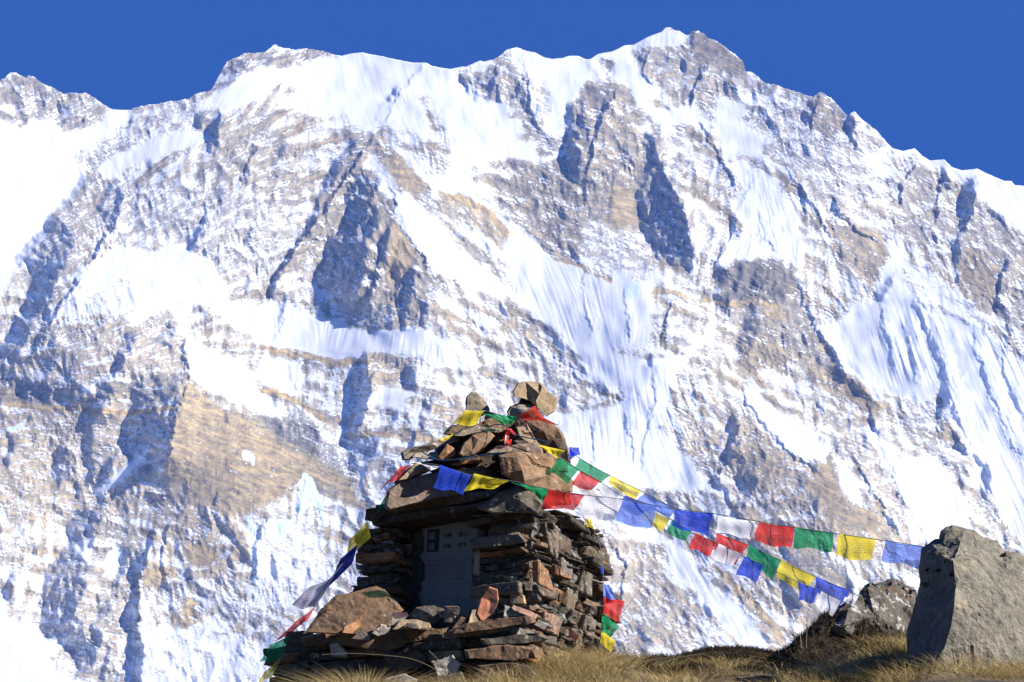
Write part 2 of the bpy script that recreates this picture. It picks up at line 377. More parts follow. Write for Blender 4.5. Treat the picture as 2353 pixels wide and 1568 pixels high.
FLAT = [(.3, [(420,880),(465,896),(500,929),(588,959),(640,980),(720,1020),(800,1090),(830,1170),(700,1100),(640,1150),(560,1180),(480,1160),(400,1140),(375,1079),(390,1000)]),
 (.3, [(1404,425),(1455,440),(1470,525),(1395,520)]), (.35, [(1583,72),(1642,92),(1690,125),(1712,155),(1708,178),(1665,170),(1600,160)]), (.4, [(1900,560),(1955,515),(2040,552),(2052,580),(2027,622),(1972,640)]),
 (.4, [(1880,1060),(1935,1130),(2040,1220),(1940,1240),(1860,1110)]), (.4, [(1935,874),(2040,944),(2015,952),(1940,909)]), (.4, [(430,1256),(480,1250),(505,1285),(440,1300)]), (.45, [(1700,1180),(1850,1230),(1950,1330),(1870,1450),(1720,1300)]),
 (.45, [(1500,420),(1545,423),(1591,553),(1595,610),(1560,600)]), (.5, [(1340,530),(1500,600),(1480,640),(1345,610)])]
# (tone patches above) bands of tan limestone: (width, points)
BAND = [
 (7, [(1149,523),(1199,570),(1241,593),(1300,606),(1334,613),(1380,640),(1401,643)]),
 (7, [(1496,668),(1560,675),(1600,690),(1680,698),(1737,695),(1790,705)]),
 (8, [(1012,445),(1062,457),(1125,487),(1163,542),(1190,570)]),
 (8, [(20,930),(150,940),(300,950),(400,935)]), (9, [(800,1000),(900,1000),(1000,1015),(1080,1035)]),
 (8, [(600,800),(700,815),(760,835),(850,830)]), (8, [(570,895),(640,905),(690,925),(760,980)]),
 (8, [(1640,1300),(1720,1370),(1800,1470)]), (6, [(1380,905),(1440,920),(1500,915)]),
]
# flanks that turn away to the left of the ridges: (steepness, points)
FLANK = [
 (.95,[(25,600),(60,560),(98,525),(112,497),(90,555),(75,605),(38,612)]), (.7,[(137,467),(195,404),(220,409),(186,448),(146,487)]), (.8,[(244,428),(273,409),(230,487),(210,507)]), (.7,[(400,463),(440,443),(420,477)]),  # first patch: snow sloped to stand in for the ridge's cast shadow
 (.7,[(630,394),(645,409),(635,438),(625,428)]), (.8,[(420,565),(459,526),(488,511),(469,546),(440,575)]), (.7,[(560,565),(574,525),(582,530),(566,575)]), (.5,[(1060,189),(1089,175),(1147,165),(1138,218),(1094,228),(1074,204)]),
 (1.,[(75,605),(90,555),(112,497),(130,492),(165,540),(195,530),(150,600),(130,650),(112,685),(82,722),(72,760),(60,742),(52,712),(65,692),(70,655)]),
 (1.,[(47,730),(72,732),(60,760),(40,790),(10,820),(0,822),(0,800),(25,765)]),
 (.9,[(215,530),(225,515),(250,470),(262,480),(240,510)]), (.7,[(130,490),(150,462),(185,425),(200,430),(160,480)]),
 (1.,[(277,764),(307,767),(305,792),(295,815),(290,805),(280,850),(245,870),(257,842),(262,817),(282,790)]),
 (1.,[(342,792),(382,749),(410,759),(390,784),(357,792)]),
 (.6,[(35,872),(140,879),(180,882),(220,899),(175,926),(75,921),(37,914)]),
 (1.,[(435,857),(412,887),(400,964),(387,1004),(385,1054),(362,1087),(350,1099),(352,1054),(347,1029),(335,1034),(305,1056),(295,1024),(297,964),(300,919),(295,877),(350,869),(390,867)]),
 (1.,[(240,882),(260,887),(250,922),(215,964),(207,994),(217,1054),(232,1067),(270,1029),(262,1067),(240,1104),(235,1112),(225,1067),(200,1024),(210,964),(200,937),(205,917)]),
 (1.,[(135,1017),(142,1029),(150,1074),(147,1099),(135,1112),(125,1149),(120,1151),(127,1114),(117,1097),(125,1062)]),
 (1.,[(190,1042),(207,1059),(215,1092),(200,1124),(197,1104),(202,1087)]), (1.,[(160,1062),(175,1082),(185,1117),(177,1149),(175,1104)]),
 (1.,[(37,999),(27,1034),(17,1069),(7,1074),(5,1054),(15,1029)]),
 (1.,[(175,1176),(247,1176),(225,1201),(215,1246),(185,1276),(205,1296),(200,1336),(192,1356),(175,1401),(190,1450),(220,1486),(220,1521),(175,1561),(185,1524),(167,1521),(170,1466),(107,1469),(92,1449),(85,1406),(100,1359),(102,1316),(107,1299),(152,1256),(157,1239),(147,1219)]),
 (1.,[(337,1269),(335,1296),(305,1331),(287,1331),(307,1294)]), (1.,[(292,1259),(302,1259),(292,1301),(272,1351),(255,1371),(265,1331),(275,1289)]),
 (.9,[(270,1361),(250,1401),(225,1439),(240,1459),(230,1489),(212,1476),(207,1439),(225,1401)]),
 (1.,[(312,1366),(320,1414),(300,1451),(287,1454),(280,1421),(292,1394)]), (1.,[(320,1451),(330,1486),(330,1521),(315,1600),(300,1600),(302,1526),(300,1476)]),
 (1.,[(250,1464),(257,1501),(245,1539),(232,1600),(227,1600),(240,1514)]), (1.,[(37,1311),(32,1336),(20,1381),(7,1381),(15,1336),(22,1319)]),
 (1.,[(800,325),(820,320),(815,337),(785,382),(767,422),(735,447),(737,420),(772,370),(795,340)]),
 (1.,[(735,427),(770,402),(750,440),(735,460),(730,502),(715,522),(692,547),(692,530),(705,502),(730,470)]),
 (1.,[(800,427),(825,402),(877,412),(870,430),(840,457),(820,477),(807,502),(790,515),(800,485),(790,452)]),
 (1.,[(755,542),(790,522),(815,492),(865,465),(870,485),(867,522),(845,557),(845,610),(837,632),(825,665),(815,702),(792,735),(777,730),(787,715),(780,687),(750,687),(740,662),(730,627),(745,607),(750,565)]),
 (.7,[(910,495),(882,527),(872,552),(870,587),(890,617),(892,567),(900,527)]),
 (1.,[(965,587),(952,615),(950,652),(940,702),(932,752),(925,757),(920,727),(925,690),(927,642),(942,610)]),
 (1.,[(920,610),(922,640),(910,665),(900,695),(905,665),(907,627)]), (1.,[(825,692),(845,695),(847,727),(817,727)]), (.55,[(820,700),(900,700),(900,755),(850,765),(795,745)]),
 (1.,[(657,605),(650,635),(635,665),(620,687),(630,655),(627,640)]), (1.,[(652,687),(657,690),(652,710),(635,752),(632,735),(647,710)]),
 (.8,[(968,690),(985,690),(980,735),(960,755),(962,720)]),
 (1.,[(834,809),(842,829),(849,889),(844,929),(834,959),(812,1001),(797,1026),(792,1014),(799,986),(792,979),(809,939),(824,904),(827,839)]),
 (.9,[(952,824),(957,874),(952,894),(927,891),(937,864),(909,861),(922,844)]), (.9,[(974,906),(977,939),(972,989),(964,986),(967,939)]), (.9,[(922,936),(912,959),(902,979),(892,979),(907,951)]),
 (.7,[(799,1014),(842,1001),(880,1014),(854,1044),(817,1064),(787,1079)]), (.55,[(600,960),(640,965),(742,989),(730,1050),(667,1021),(622,989)]),
 (1.1,[(1461,433),(1494,445),(1519,410),(1539,413),(1544,443),(1561,463),(1579,513),(1591,553),(1595,613),(1591,623),(1579,598),(1549,605),(1509,603),(1499,573),(1484,543),(1471,523),(1466,493),(1459,455)]),
 (.75,[(1475,310),(1500,305),(1520,370),(1530,410),(1490,440),(1470,430),(1480,380)]),
 (1.,[(1306,247),(1320,250),(1320,330),(1335,350),(1330,420),(1310,417),(1304,370),(1297,340),(1305,300)]), (.8,[(1394,205),(1402,215),(1387,270),(1377,297),(1370,290),(1378,250)]),
 (.7,[(1330,230),(1345,215),(1340,300),(1325,330)]), (.7,[(1425,330),(1440,330),(1435,390),(1422,390)]), (.7,[(1340,430),(1350,420),(1345,480),(1336,480)]), (.7,[(1405,425),(1412,430),(1400,510),(1393,505)]),
 (.9,[(1204,187),(1189,222),(1166,237),(1164,222),(1184,197)]), (.9,[(1099,175),(1104,192),(1094,215),(1089,202)]), (.9,[(1159,140),(1167,170),(1154,172)]), (.8,[(1130,175),(1138,185),(1125,225),(1115,215)]),
 (.8,[(1639,631),(1661,611),(1681,613),(1649,673),(1686,685),(1674,705),(1639,711),(1636,660)]), (.8,[(1737,598),(1730,623),(1705,690),(1714,680),(1737,660)]),
 (1.,[(1679,493),(1706,513),(1699,545),(1681,545)]), (.6,[(1720,700),(1760,700),(1740,760),(1720,830),(1690,800)]), (.7,[(1700,600),(1715,602),(1695,680),(1685,670)]),
 (1.,[(2205,440),(2218,425),(2232,412),(2245,440),(2240,470),(2232,497),(2210,535),(2205,600),(2200,660),(2195,650),(2197,585),(2200,522)]),
 (1.,[(2312,594),(2325,600),(2302,647),(2305,697),(2295,660)]), (.9,[(2115,522),(2132,507),(2130,535),(2117,532)]), (.8,[(1912,465),(1925,475),(1920,497),(1912,495)]),
 (.8,[(2262,462),(2290,490),(2285,510),(2270,500)]),
 (.7,[(2062,622),(2040,667),(2017,700),(2015,675),(2030,645)]),
 (.9,[(2175,889),(2180,924),(2162,957),(2150,944),(2162,909)]), (.9,[(2270,1064),(2275,1117),(2265,1154),(2252,1129),(2250,1104)]), (.8,[(2292,1164),(2285,1196),(2277,1189)]), (.7,[(2210,1075),(2220,1110),(2210,1130)]),
 (.9,[(1975,992),(1990,1012),(1995,1044),(1977,1024)]), (.9,[(1890,1004),(1900,1012),(1892,1024),(1880,1009)]), (1.,[(1689,953),(1696,968),(1689,988),(1671,1005),(1674,973)]), (.9,[(1681,1008),(1706,1013),(1694,1048),(1669,1068),(1676,1030)]),
 (.6,[(1690,1080),(1740,1060),(1730,1140),(1690,1180)]), (.7,[(1870,904),(1885,930),(1900,980),(1885,960)]),
 (.7,[(487,210),(510,165),(535,140),(565,132),(555,177),(522,197)]), (.9,[(460,297),(507,255),(517,277),(502,312),(505,345),(497,352),(490,307)]), (1.,[(435,295),(450,265),(467,262),(457,290)]),
 (.6,[(610,120),(630,116),(625,150),(600,160),(598,140)]), (.7,[(640,335),(660,330),(650,390),(635,400)]), (.7,[(560,400),(575,380),(570,430),(555,430)]), (.7,[(475,560),(482,580),(470,595)]),
 (1.,[(910,197),(917,207),(897,227),(872,252),(882,237)]), (.9,[(868,255),(850,285),(842,295),(858,268)]),
 (.7,[(1865,227),(1875,222),(1857,275),(1850,295),(1842,275),(1857,242)]), (.9,[(1950,265),(1962,275),(1965,300),(1950,302)]), (.7,[(1581,82),(1590,75),(1595,110),(1585,130)]), (.6,[(1480,115),(1490,125),(1475,145),(1465,140)]), (.6,[(1530,120),(1540,130),(1535,150),(1522,150)]),
 (.7,[(130,235),(160,240),(165,265),(150,290),(135,260)]), (.6,[(35,190),(55,190),(45,210),(38,215)]), (.6,[(95,225),(108,230),(105,250),(92,250)]), (.7,[(60,745),(78,740),(45,810),(20,830)]),
 (.6,[(290,540),(296,545),(285,575),(278,570)]), (.6,[(470,490),(485,480),(480,520),(465,530)]), (.8,[(425,540),(440,545),(445,570),(425,565)]), (.7,[(568,530),(575,500),(580,520),(572,560)]),
]
# crest lines: (breadth of the steep left side, breadth of the right side, points)
RIDGE = [
 (12,50,[(290,470),(250,540),(215,600),(150,690),(110,760),(60,840)]), (12,40,[(885,300),(840,345),(790,420),(740,500),(690,560),(640,640),(620,690)]), (9,40,[(860,360),(905,440),(930,520),(975,590),(1010,650)]),
 (9,22,[(870,440),(830,500),(800,560)]), (9,24,[(910,500),(880,580),(870,640),(840,700),(800,760)]), (11,50,[(440,740),(425,800),(440,860),(415,940),(390,1040),(370,1090)]),
 (9,30,[(330,1100),(260,1150),(210,1180)]), (13,60,[(360,1215),(340,1270),(320,1340),(315,1400),(325,1460),(332,1600)]), (9,30,[(1430,190),(1400,240),(1370,320),(1350,420)]),
 (8,40,[(1480,290),(1520,370),(1545,430),(1580,510),(1592,600)]), (7,30,[(1600,270),(1640,330),(1680,400),(1700,440)]), (7,40,[(1745,395),(1700,480),(1670,560),(1640,620)]), (8,30,[(1745,480),(1770,560),(1790,590)]),
 (10,40,[(1830,640),(1870,740),(1905,790),(1950,870),(2040,945)]), (10,40,[(1990,905),(2020,1000),(2070,1120),(2130,1240),(2160,1300)]), (8,30,[(1700,880),(1740,950),(1790,1010),(1830,1050),(1910,1100)]),
 (9,60,[(1511,825),(1504,893),(1506,930),(1494,980),(1484,1030),(1474,1108)]), (9,40,[(2245,390),(2250,440),(2235,490),(2215,540)]), (10,50,[(2060,620),(2100,680),(2130,740),(2170,830),(2180,900),(2200,960),(2240,1030),(2300,1130),(2360,1240)]),
 (9,26,[(2030,700),(2040,770),(2062,860)]), (9,26,[(2080,730),(2095,800),(2112,890)]), (10,34,[(2235,740),(2250,820),(2290,920),(2330,1010),(2360,1080)]), (8,26,[(2145,760),(2175,850),(2190,900)]), (8,30,[(2290,800),(2320,880),(2353,960)]),
 (9,30,[(1200,112),(1215,190),(1225,260),(1245,310)]), (9,30,[(980,145),(935,195),(905,240),(880,290)]), (10,40,[(510,255),(495,310),(480,360)]), (8,26,[(700,545),(660,600),(640,650),(620,690)]),
 (10,36,[(840,800),(850,880),(835,960),(800,1030)]), (7,22,[(668,835),(672,870),(690,905)]), (8,30,[(660,700),(650,740),(630,790)]), (7,30,[(1030,790),(1060,830),(1100,860)]), (8,26,[(1700,960),(1690,1010),(1670,1070),(1640,1110)]),
 (9,30,[(1960,1040),(1990,1100),(2040,1180),(2080,1230)]), (9,30,[(2180,975),(2210,1020),(2260,1060),(2290,1150),(2330,1230)]), (7,22,[(1340,610),(1345,680),(1365,780)]), (7,22,[(1430,650),(1440,720),(1450,790)]), (7,24,[(1552,680),(1535,730),(1520,780)]),
 (8,30,[(1440,945),(1455,1010),(1460,1080)]), (8,26,[(1366,960),(1370,1030),(1360,1100)]), (9,30,[(620,1180),(590,1260),(590,1350)]), (8,30,[(480,1160),(540,1230),(580,1300)]), (8,26,[(390,1200),(370,1290),(400,1380)]),
 (9,26,[(1060,165),(1080,210),(1100,235)]), (8,24,[(1150,140),(1140,190),(1160,240)]), (8,24,[(1890,215),(1875,250),(1860,300)]), (8,24,[(1965,260),(1960,310),(1975,350)]), (8,28,[(1640,130),(1600,200),(1590,260)]), (7,24,[(1490,115),(1480,160),(1500,200)]),
 (8,26,[(300,430),(270,480),(240,540),(225,590)]), (8,26,[(600,330),(570,380),(540,450)]), (8,26,[(480,480),(460,540),(440,570)]), (8,30,[(2110,370),(2080,420),(2070,480)]), (8,26,[(2180,390),(2160,440),(2150,520)]), (8,30,[(2320,590),(2300,650),(2290,720)]),
 (7,30,[(1900,440),(1960,520),(2030,560)]), (7,30,[(1800,380),(1880,480),(1920,560)]), (8,30,[(1640,1080),(1680,1150),(1740,1230)]), (7,26,[(1700,1200),(1790,1300),(1850,1400)]), (8,26,[(1400,1230),(1440,1300),(1430,1400)]),
]
# fluted snow: (height, points)
FLUTE = [
 (1., [(1171,508),(1401,655),(1519,645),(1494,780),(1406,790),(1544,863),(1534,943),(1594,1068),(1631,1110),(1300,1110),(1256,955),(1426,920),(1326,810),(1231,725),(1159,600)]),
 (1.2, [(1529,1241),(1554,1244),(1679,1381),(1774,1496),(1679,1459),(1579,1339),(1539,1289)]),
 (1.3, [(1676,378),(1735,392),(1800,445),(1848,609),(1640,622),(1700,550),(1692,495)]),
 (1.3, [(2040,640),(2127,710),(2270,772),(2700,960),(3300,1200),(3300,1700),(2353,1568),(2215,1010),(2160,880),(2020,900),(2000,760)]),
 (1.2, [(2110,1054),(2190,1117),(2250,1260),(2180,1260)]), (1.2, [(1840,985),(1905,1000),(1890,1054),(1840,1054)]),
 (1.2, [(517,696),(657,696),(837,761),(957,759),(1017,786),(1105,859),(942,816),(824,821),(697,806),(600,790)]), (1.3, [(604,819),(682,834),(697,906),(600,880)]),
 (1.2, [(842,914),(904,896),(939,911),(892,939)]), (1., [(2232,410),(2307,414),(2600,530),(3300,780),(2500,620),(2340,520),(2247,445)]),
 (.8, [(885,290),(900,232),(950,202),(985,295)]), (.7, [(872,402),(937,450),(1163,657),(1163,687),(1005,632),(910,480)]), (.6, [(1380,120),(1560,72),(1540,108),(1460,112)]), (.7,[(2052,340),(2245,385),(2215,417),(2065,365)]),
 (.5, [(320,1426),(588,1471),(700,1600),(330,1600)]), (.5, [(0,1430),(100,1480),(115,1560),(0,1568)]),
]
ICE = [[(685,1105),(700,1090),(715,1100),(735,1130),(745,1165),(743,1200),(730,1170),(715,1150),(700,1180),(690,1200),(680,1180)],
 [(557,1176),(580,1200),(588,1240),(590,1400),(582,1380),(585,1290),(567,1250),(570,1220)], [(1930,1080),(1958,1090),(1958,1110),(1930,1095)],
 [(1430,650),(1470,655),(1465,680),(1440,690)], [(1085,520),(1100,530),(1120,560),(1130,600),(1115,580)], [(550,1030),(580,1040),(590,1070),(560,1050)],
 [(255,1250),(287,1270),(270,1310),(250,1340),(238,1330)], [(0,1380),(25,1400),(10,1420),(0,1410)], [(20,985),(60,960),(55,975),(25,998)], [(630,1200),(660,1190),(665,1230),(640,1250)], [(1060,505),(1085,520),(1078,535),(1058,520)]]
# lie of the strata and fall line of the flutes, in degrees below the horizontal to the right
STRIKE = [(450,400,-36),(550,300,-30),(350,500,-40),(600,560,-22),(420,520,-30),(150,450,-40),(300,700,-32),(150,950,4),(150,1150,12),(600,1050,24),(500,980,18),(650,450,-14),(850,600,70),(1150,480,32),(1400,420,15),(1300,500,20),(1700,500,32),(2000,420,30),(2250,600,40),(2050,900,24),(1700,900,28),(1300,850,28),(1500,1300,38),(1900,1250,32),(650,1350,26),(450,1250,30),(200,1350,10),(700,180,-25),(1150,180,20),(1550,160,25),(900,880,8)]
FALL = [(100,450,75),(550,190,120),(930,250,70),(1050,250,80),(600,760,100),(680,760,70),(800,780,105),(950,790,100),(1050,820,70),(640,870,95),(1250,650,66),(1350,760,72),(1480,720,97),(1420,1000,84),(1550,1000,70),(1650,1380,62),(1700,480,95),(1760,480,70),(1700,560,110),(2050,800,72),(2120,760,70),(2250,900,66),(2350,1100,64),(2200,1200,75),(1000,540,52),(1780,960,62),(1870,1020,95),(2300,470,62),(150,1520,100),(450,1480,80),(890,915,105),(1300,200,90),(330,630,80)]

VX0, VX1, VY0, VY1, CELL = -400.0, 2760.0, 30.0, 1720.0, 1.7
GX = np.arange(VX0, VX1, CELL, dtype=np.float32)
GY = np.arange(VY0, VY1, CELL, dtype=np.float32)
RX, RY = np.meshgrid(GX, GY)
H, Wd = RX.shape


def inpoly(pts, X, Y):
    res = np.zeros(X.shape, bool)
    n = len(pts)
    for i in range(n):
        x0, y0 = pts[i]; x1, y1 = pts[(i + 1) % n]
        if y0 == y1: continue
        c = ((y0 > Y) != (y1 > Y)) & (X < (x1 - x0) * (Y - y0) / (y1 - y0) + x0)
        res ^= c
    return res


def poly_mask(pts, dx, dy, blur=0):
    xs = [p[0] for p in pts]; ys = [p[1] for p in pts]
    m = 30 + blur * 4
    i0 = max(0, int((min(ys) - m - VY0) / CELL)); i1 = min(H, int((max(ys) + m - VY0) / CELL) + 1)
    j0 = max(0, int((min(xs) - m - VX0) / CELL)); j1 = min(Wd, int((max(xs) + m - VX0) / CELL) + 1)
    if i1 <= i0 or j1 <= j0: return None
    s = (slice(i0, i1), slice(j0, j1))
    k = inpoly(pts, RX[s] + dx[s], RY[s] + dy[s]).astype(np.float32)
    if blur: k = box(box(k, blur), blur)
    return s, k


def idw(ctrl, X, Y, power=2.2):
    cx = np.zeros(X.shape, np.float32); cy = np.zeros(X.shape, np.float32)
    for x, y, a in ctrl:
        w = 1.0 / (((X - x) ** 2 + (Y - y) ** 2 + 900) ** (power / 2 + .4))
        cx += w * math.cos(math.radians(a)); cy += w * math.sin(math.radians(a))
    r = np.sqrt(cx * cx + cy * cy)
    return cx / r, cy / r


def gather(a, i, j):
    i = np.clip(i, 0, H - 1.001); j = np.clip(j, 0, Wd - 1.001)
    i0 = i.astype(np.int32); j0 = j.astype(np.int32)
    fi = (i - i0).astype(np.float32); fj = (j - j0).astype(np.float32)
    return (a[i0, j0] * (1 - fi) * (1 - fj) + a[i0, j0 + 1] * (1 - fi) * fj + a[i0 + 1, j0] * fi * (1 - fj) + a[i0 + 1, j0 + 1] * fi * fj)


II, JJ = np.meshgrid(np.arange(H, dtype=np.float32), np.arange(Wd, dtype=np.float32), indexing='ij')


def smear(a, cx, cy, n, step):
    """average a along a direction field"""
    acc = a.copy(); wsum = 1.0
    for sgn in (1, -1):
        i = II.copy(); j = JJ.copy()
        for k in range(n):
            w = 1 - (k + 1) / (n + 1)
            i = i + sgn * step * cy; j = j + sgn * step * cx
            acc += w * a[np.clip(i, 0, H - 1).astype(np.int32), np.clip(j, 0, Wd - 1).astype(np.int32)]
            wsum += w
    acc /= wsum
    acc -= acc.mean()
    return acc / acc.std()


w1x = fbm(RX / 42, RY / 42, 4, 1, .6) ; w1y = fbm(RX / 42, RY / 42, 4, 2, .6)
wfx = fbm(RX / 13, RY / 13, 3, 3, .6); wfy = fbm(RX / 13, RY / 13, 3, 4, .6)

sx, sy = idw(STRIKE, RX, RY)
fx, fy = idw(FALL, RX, RY, 3.0)
rng = np.random.default_rng(5)
white = rng.normal(size=(H, Wd)).astype(np.float32)
_kx = np.fft.rfftfreq(Wd)[None, :] / CELL
_ky = np.fft.fftfreq(H)[:, None] / CELL
_kk = np.sqrt(_kx ** 2 + _ky ** 2) + 1e-9


def bandnoise(lam, width=.45):
    """random noise whose grain is about lam wide, with no lattice in it"""
    w = np.fft.rfft2(rng.normal(size=(H, Wd)))
    r = np.fft.irfft2(w * np.exp(-.5 * (np.log(_kk * lam) / width) ** 2), s=(H, Wd)).astype(np.float32)
    return r / r.std()


strata_f = smear(white + bandnoise(6), sx, sy, 4, 1.0)             # fine ledges
strata_c = smear(bandnoise(10) + bandnoise(22), sx, sy, 8, 1.5)   # broad beds
gully = smear(bandnoise(14) + bandnoise(30), fx, fy, 5, 2.2)      # gullies down the fall line
flute_c = smear(bandnoise(15, .3) + .8 * bandnoise(32, .4), fx, fy, 34, 2.6)
flute_b = smear(bandnoise(56, .3), fx, fy, 44, 3.6)
flute_f = smear(bandnoise(8, .35), fx, fy, 22, 1.6)

# ---- cover and warmth
COV = np.full((H, Wd), .45, np.float32) + .07 * fbm(RX / 160, RY / 160, 3, 20) + .13 * smear(bandnoise(40) + bandnoise(80), sx, sy, 20, 2.6) + .10 * smear(bandnoise(34), fx, fy, 18, 2.6)
WARM = .5 + .22 * fbm(RX / 120, RY / 120, 4, 21)
for cov, warm, pts in ROCK:
    r = poly_mask(pts, 9 * w1x + 4 * wfx, 9 * w1y + 4 * wfy, 4)
    if r is None: continue
    s, k = r
    COV[s] += k * .92 * (cov * .9 + .05 * wfx[s] - COV[s])
    WARM[s] += k * (warm - WARM[s]) * .8
SMOOTH = np.zeros((H, Wd), np.float32)
for cov, rough, pts in SNOW:
    r = poly_mask(pts, rough * (.8 * w1x + .7 * wfx), rough * (.8 * w1y + .7 * wfy), 1)
    if r is None: continue
    s, k = r
    kb = box(box(k, 3), 3)
    COV[s] += np.maximum(kb * .9, k * .98) * (cov + .06 * wfx[s] * (cov < .96) - COV[s])
    SMOOTH[s] = np.maximum(SMOOTH[s], k * sstep(.7, .98, cov))
bandm = np.zeros((H, Wd), np.float32)
for wd, pts in BAND:
    for (x0, y0), (x1, y1) in zip(pts[:-1], pts[1:]):
        i0 = max(0, int((min(y0, y1) - 30 - VY0) / CELL)); i1 = int((max(y0, y1) + 30 - VY0) / CELL)
        j0 = max(0, int((min(x0, x1) - 30 - VX0) / CELL)); j1 = int((max(x0, x1) + 30 - VX0) / CELL)
        s = (slice(i0, i1), slice(j0, j1))
        X = RX[s] + 4 * w1x[s]; Y = RY[s] + 5 * w1y[s] + 2 * wfy[s]
        t = np.clip(((X - x0) * (x1 - x0) + (Y - y0) * (y1 - y0)) / ((x1 - x0) ** 2 + (y1 - y0) ** 2), 0, 1)
        d = np.hypot(X - x0 - t * (x1 - x0), Y - y0 - t * (y1 - y0))
        bandm[s] = np.maximum(bandm[s], 1 - sstep(wd * .5, wd * 1.1, d))
COV = COV - bandm * .33
WARM = np.clip(WARM + bandm * .5, 0, 1)
icem = np.zeros((H, Wd), np.float32)
for pts in ICE:
    r = poly_mask(pts, 8 * w1x + 5 * wfx, 8 * w1y + 5 * wfy, 1)
    if r: icem[r[0]] = np.maximum(icem[r[0]], r[1])
COV = np.maximum(COV, icem)

# ---- flanks -> relief (least-squares surface whose left-right slope follows the traced flanks)
G = np.zeros((H, Wd), np.float32)
for st, pts in FLANK:
    r = poly_mask(pts, 7 * w1x + 6 * wfx, 7 * w1y + 6 * wfy, 1)
    if r is None: continue
    G[r[0]] = np.maximum(G[r[0]], st * r[1])
spur = smear(bandnoise(46, .35), fx, fy, 9, 2.2)
auto = sstep(1.25, 2.1, spur + .35 * bandnoise(14)) * (1 - SMOOTH) * np.clip(.5 + .6 * bandnoise(200), 0, 1)
G = np.maximum(G * np.clip(.95 + .28 * bandnoise(26) + .15 * gully, .35, 1.25), .7 * auto)
gx = 1.75 * G
full = np.concatenate([gx, -gx[:, ::-1]], 1)
full = np.concatenate([full, full[::-1]], 0)
F = np.fft.rfft2(full)
ky = np.fft.fftfreq(full.shape[0])[:, None] * 2 * np.pi / CELL
kx = np.fft.rfftfreq(full.shape[1])[None, :] * 2 * np.pi / CELL
k2 = kx ** 2 + .12 * ky ** 2
k0 = 2 * np.pi / 420.0
Hf = (-1j * kx) * F / (k2 + k0 ** 2 * .35)
relief = np.fft.irfft2(Hf, s=full.shape)[:H, :Wd].astype(np.float32)
del full, F, Hf

# ---- crest lines, ragged along their length
for wl, wr, pts in RIDGE:
    xs = [p[0] for p in pts]; ys = [p[1] for p in pts]
    i0 = max(0, int((min(ys) - 60 - VY0) / CELL)); i1 = min(H, int((max(ys) + 60 - VY0) / CELL))
    j0 = max(0, int((min(xs) - 70 - VX0) / CELL)); j1 = min(Wd, int((max(xs) + 90 - VX0) / CELL))
    s = (slice(i0, i1), slice(j0, j1))
    X = RX[s] + 6 * w1x[s] + 4.5 * wfx[s]; Y = RY[s] + 5 * w1y[s] + 4 * wfy[s]
    best = np.full(X.shape, 1e9, np.float32); sd = np.zeros_like(best); tpos = np.zeros_like(best)
    n_ = len(pts) - 1
    for q, ((x0, y0), (x1, y1)) in enumerate(zip(pts[:-1], pts[1:])):
        L2 = (x1 - x0) ** 2 + (y1 - y0) ** 2
        t = np.clip(((X - x0) * (x1 - x0) + (Y - y0) * (y1 - y0)) / L2, 0, 1)
        dx_ = X - x0 - t * (x1 - x0); dy_ = Y - y0 - t * (y1 - y0)
        d = np.hypot(dx_, dy_)
        sgn = np.sign((X - x0) * (y1 - y0) - (Y - y0) * (x1 - x0))      # >0 on the right of a line that runs down
        up = d < best
        best = np.where(up, d, best); sd = np.where(up, sgn, sd); tpos = np.where(up, (q + t) / n_, tpos)
    wlv = wl * (.8 + .5 * np.clip(w1x[s], -.8, 1))
    prof = np.where(sd > 0, 1 - best / wr, 1 - best / wlv)
    prof = np.clip(prof, 0, 1) * np.clip(tpos * 6, 0, 1) * np.clip((1 - tpos) * 6, 0, 1)
    relief[s] += 1.25 * wl * prof * (1 - .62 * SMOOTH[s])

# ---- roughness
rocky = 1 - SMOOTH
rocky_s = box(box(rocky, 5), 5)
fl = np.zeros((H, Wd), np.float32)
for a, pts in FLUTE:
    r = poly_mask(pts, 6 * w1x, 6 * w1y, 5)
    if r: fl[r[0]] = np.maximum(fl[r[0]], a * r[1])
rid = -np.abs(bandnoise(130)) * 4.0 - np.abs(smear(bandnoise(48), fx, fy, 5, 2.0)) * 1.5
patch = np.clip(.5 + .5 * bandnoise(150), .08, 1.2)                # quiet slabs beside broken ground
patch2 = np.clip(.5 + .5 * bandnoise(120), .08, 1.2)
ribs = -np.abs(smear(bandnoise(30) + .6 * bandnoise(15), fx, fy, 5, 1.8)) * 1.1
ledges = -np.abs(smear(bandnoise(20) + .6 * bandnoise(10), sx, sy, 5, 1.6)) * .8
chips = -np.abs(bandnoise(13, .6)) * .75 - np.abs(bandnoise(6.5, .5)) * .36
rock_h = rid + patch * (ribs + .7 * chips) + patch2 * (ledges + .7 * chips) + .1 * strata_f
calm = np.ones((H, Wd), np.float32)
for f_, pts in FLAT:
    r = poly_mask(pts, 6 * w1x, 6 * w1y, 5)
    if r: calm[r[0]] += r[1] * (f_ - calm[r[0]])
rock_h = (rock_h - rock_h.mean()) * calm
snow_h = 1.5 * bandnoise(95) + .22 * smear(bandnoise(38), fx, fy, 8, 2.2) + .15 * gully
sharp = lambda a: -np.abs(a + .4)
relief = relief + rocky_s * rock_h * (.75 + .35 * (1 - COV)) + (1 - rocky_s) * snow_h + fl * np.clip(.6 + .4 * bandnoise(220), .15, 1.3) * (.75 * sharp(flute_c) + .3 * sharp(flute_f) + np.clip(fl - .95, 0, .4) * 3.4 * sharp(flute_b))

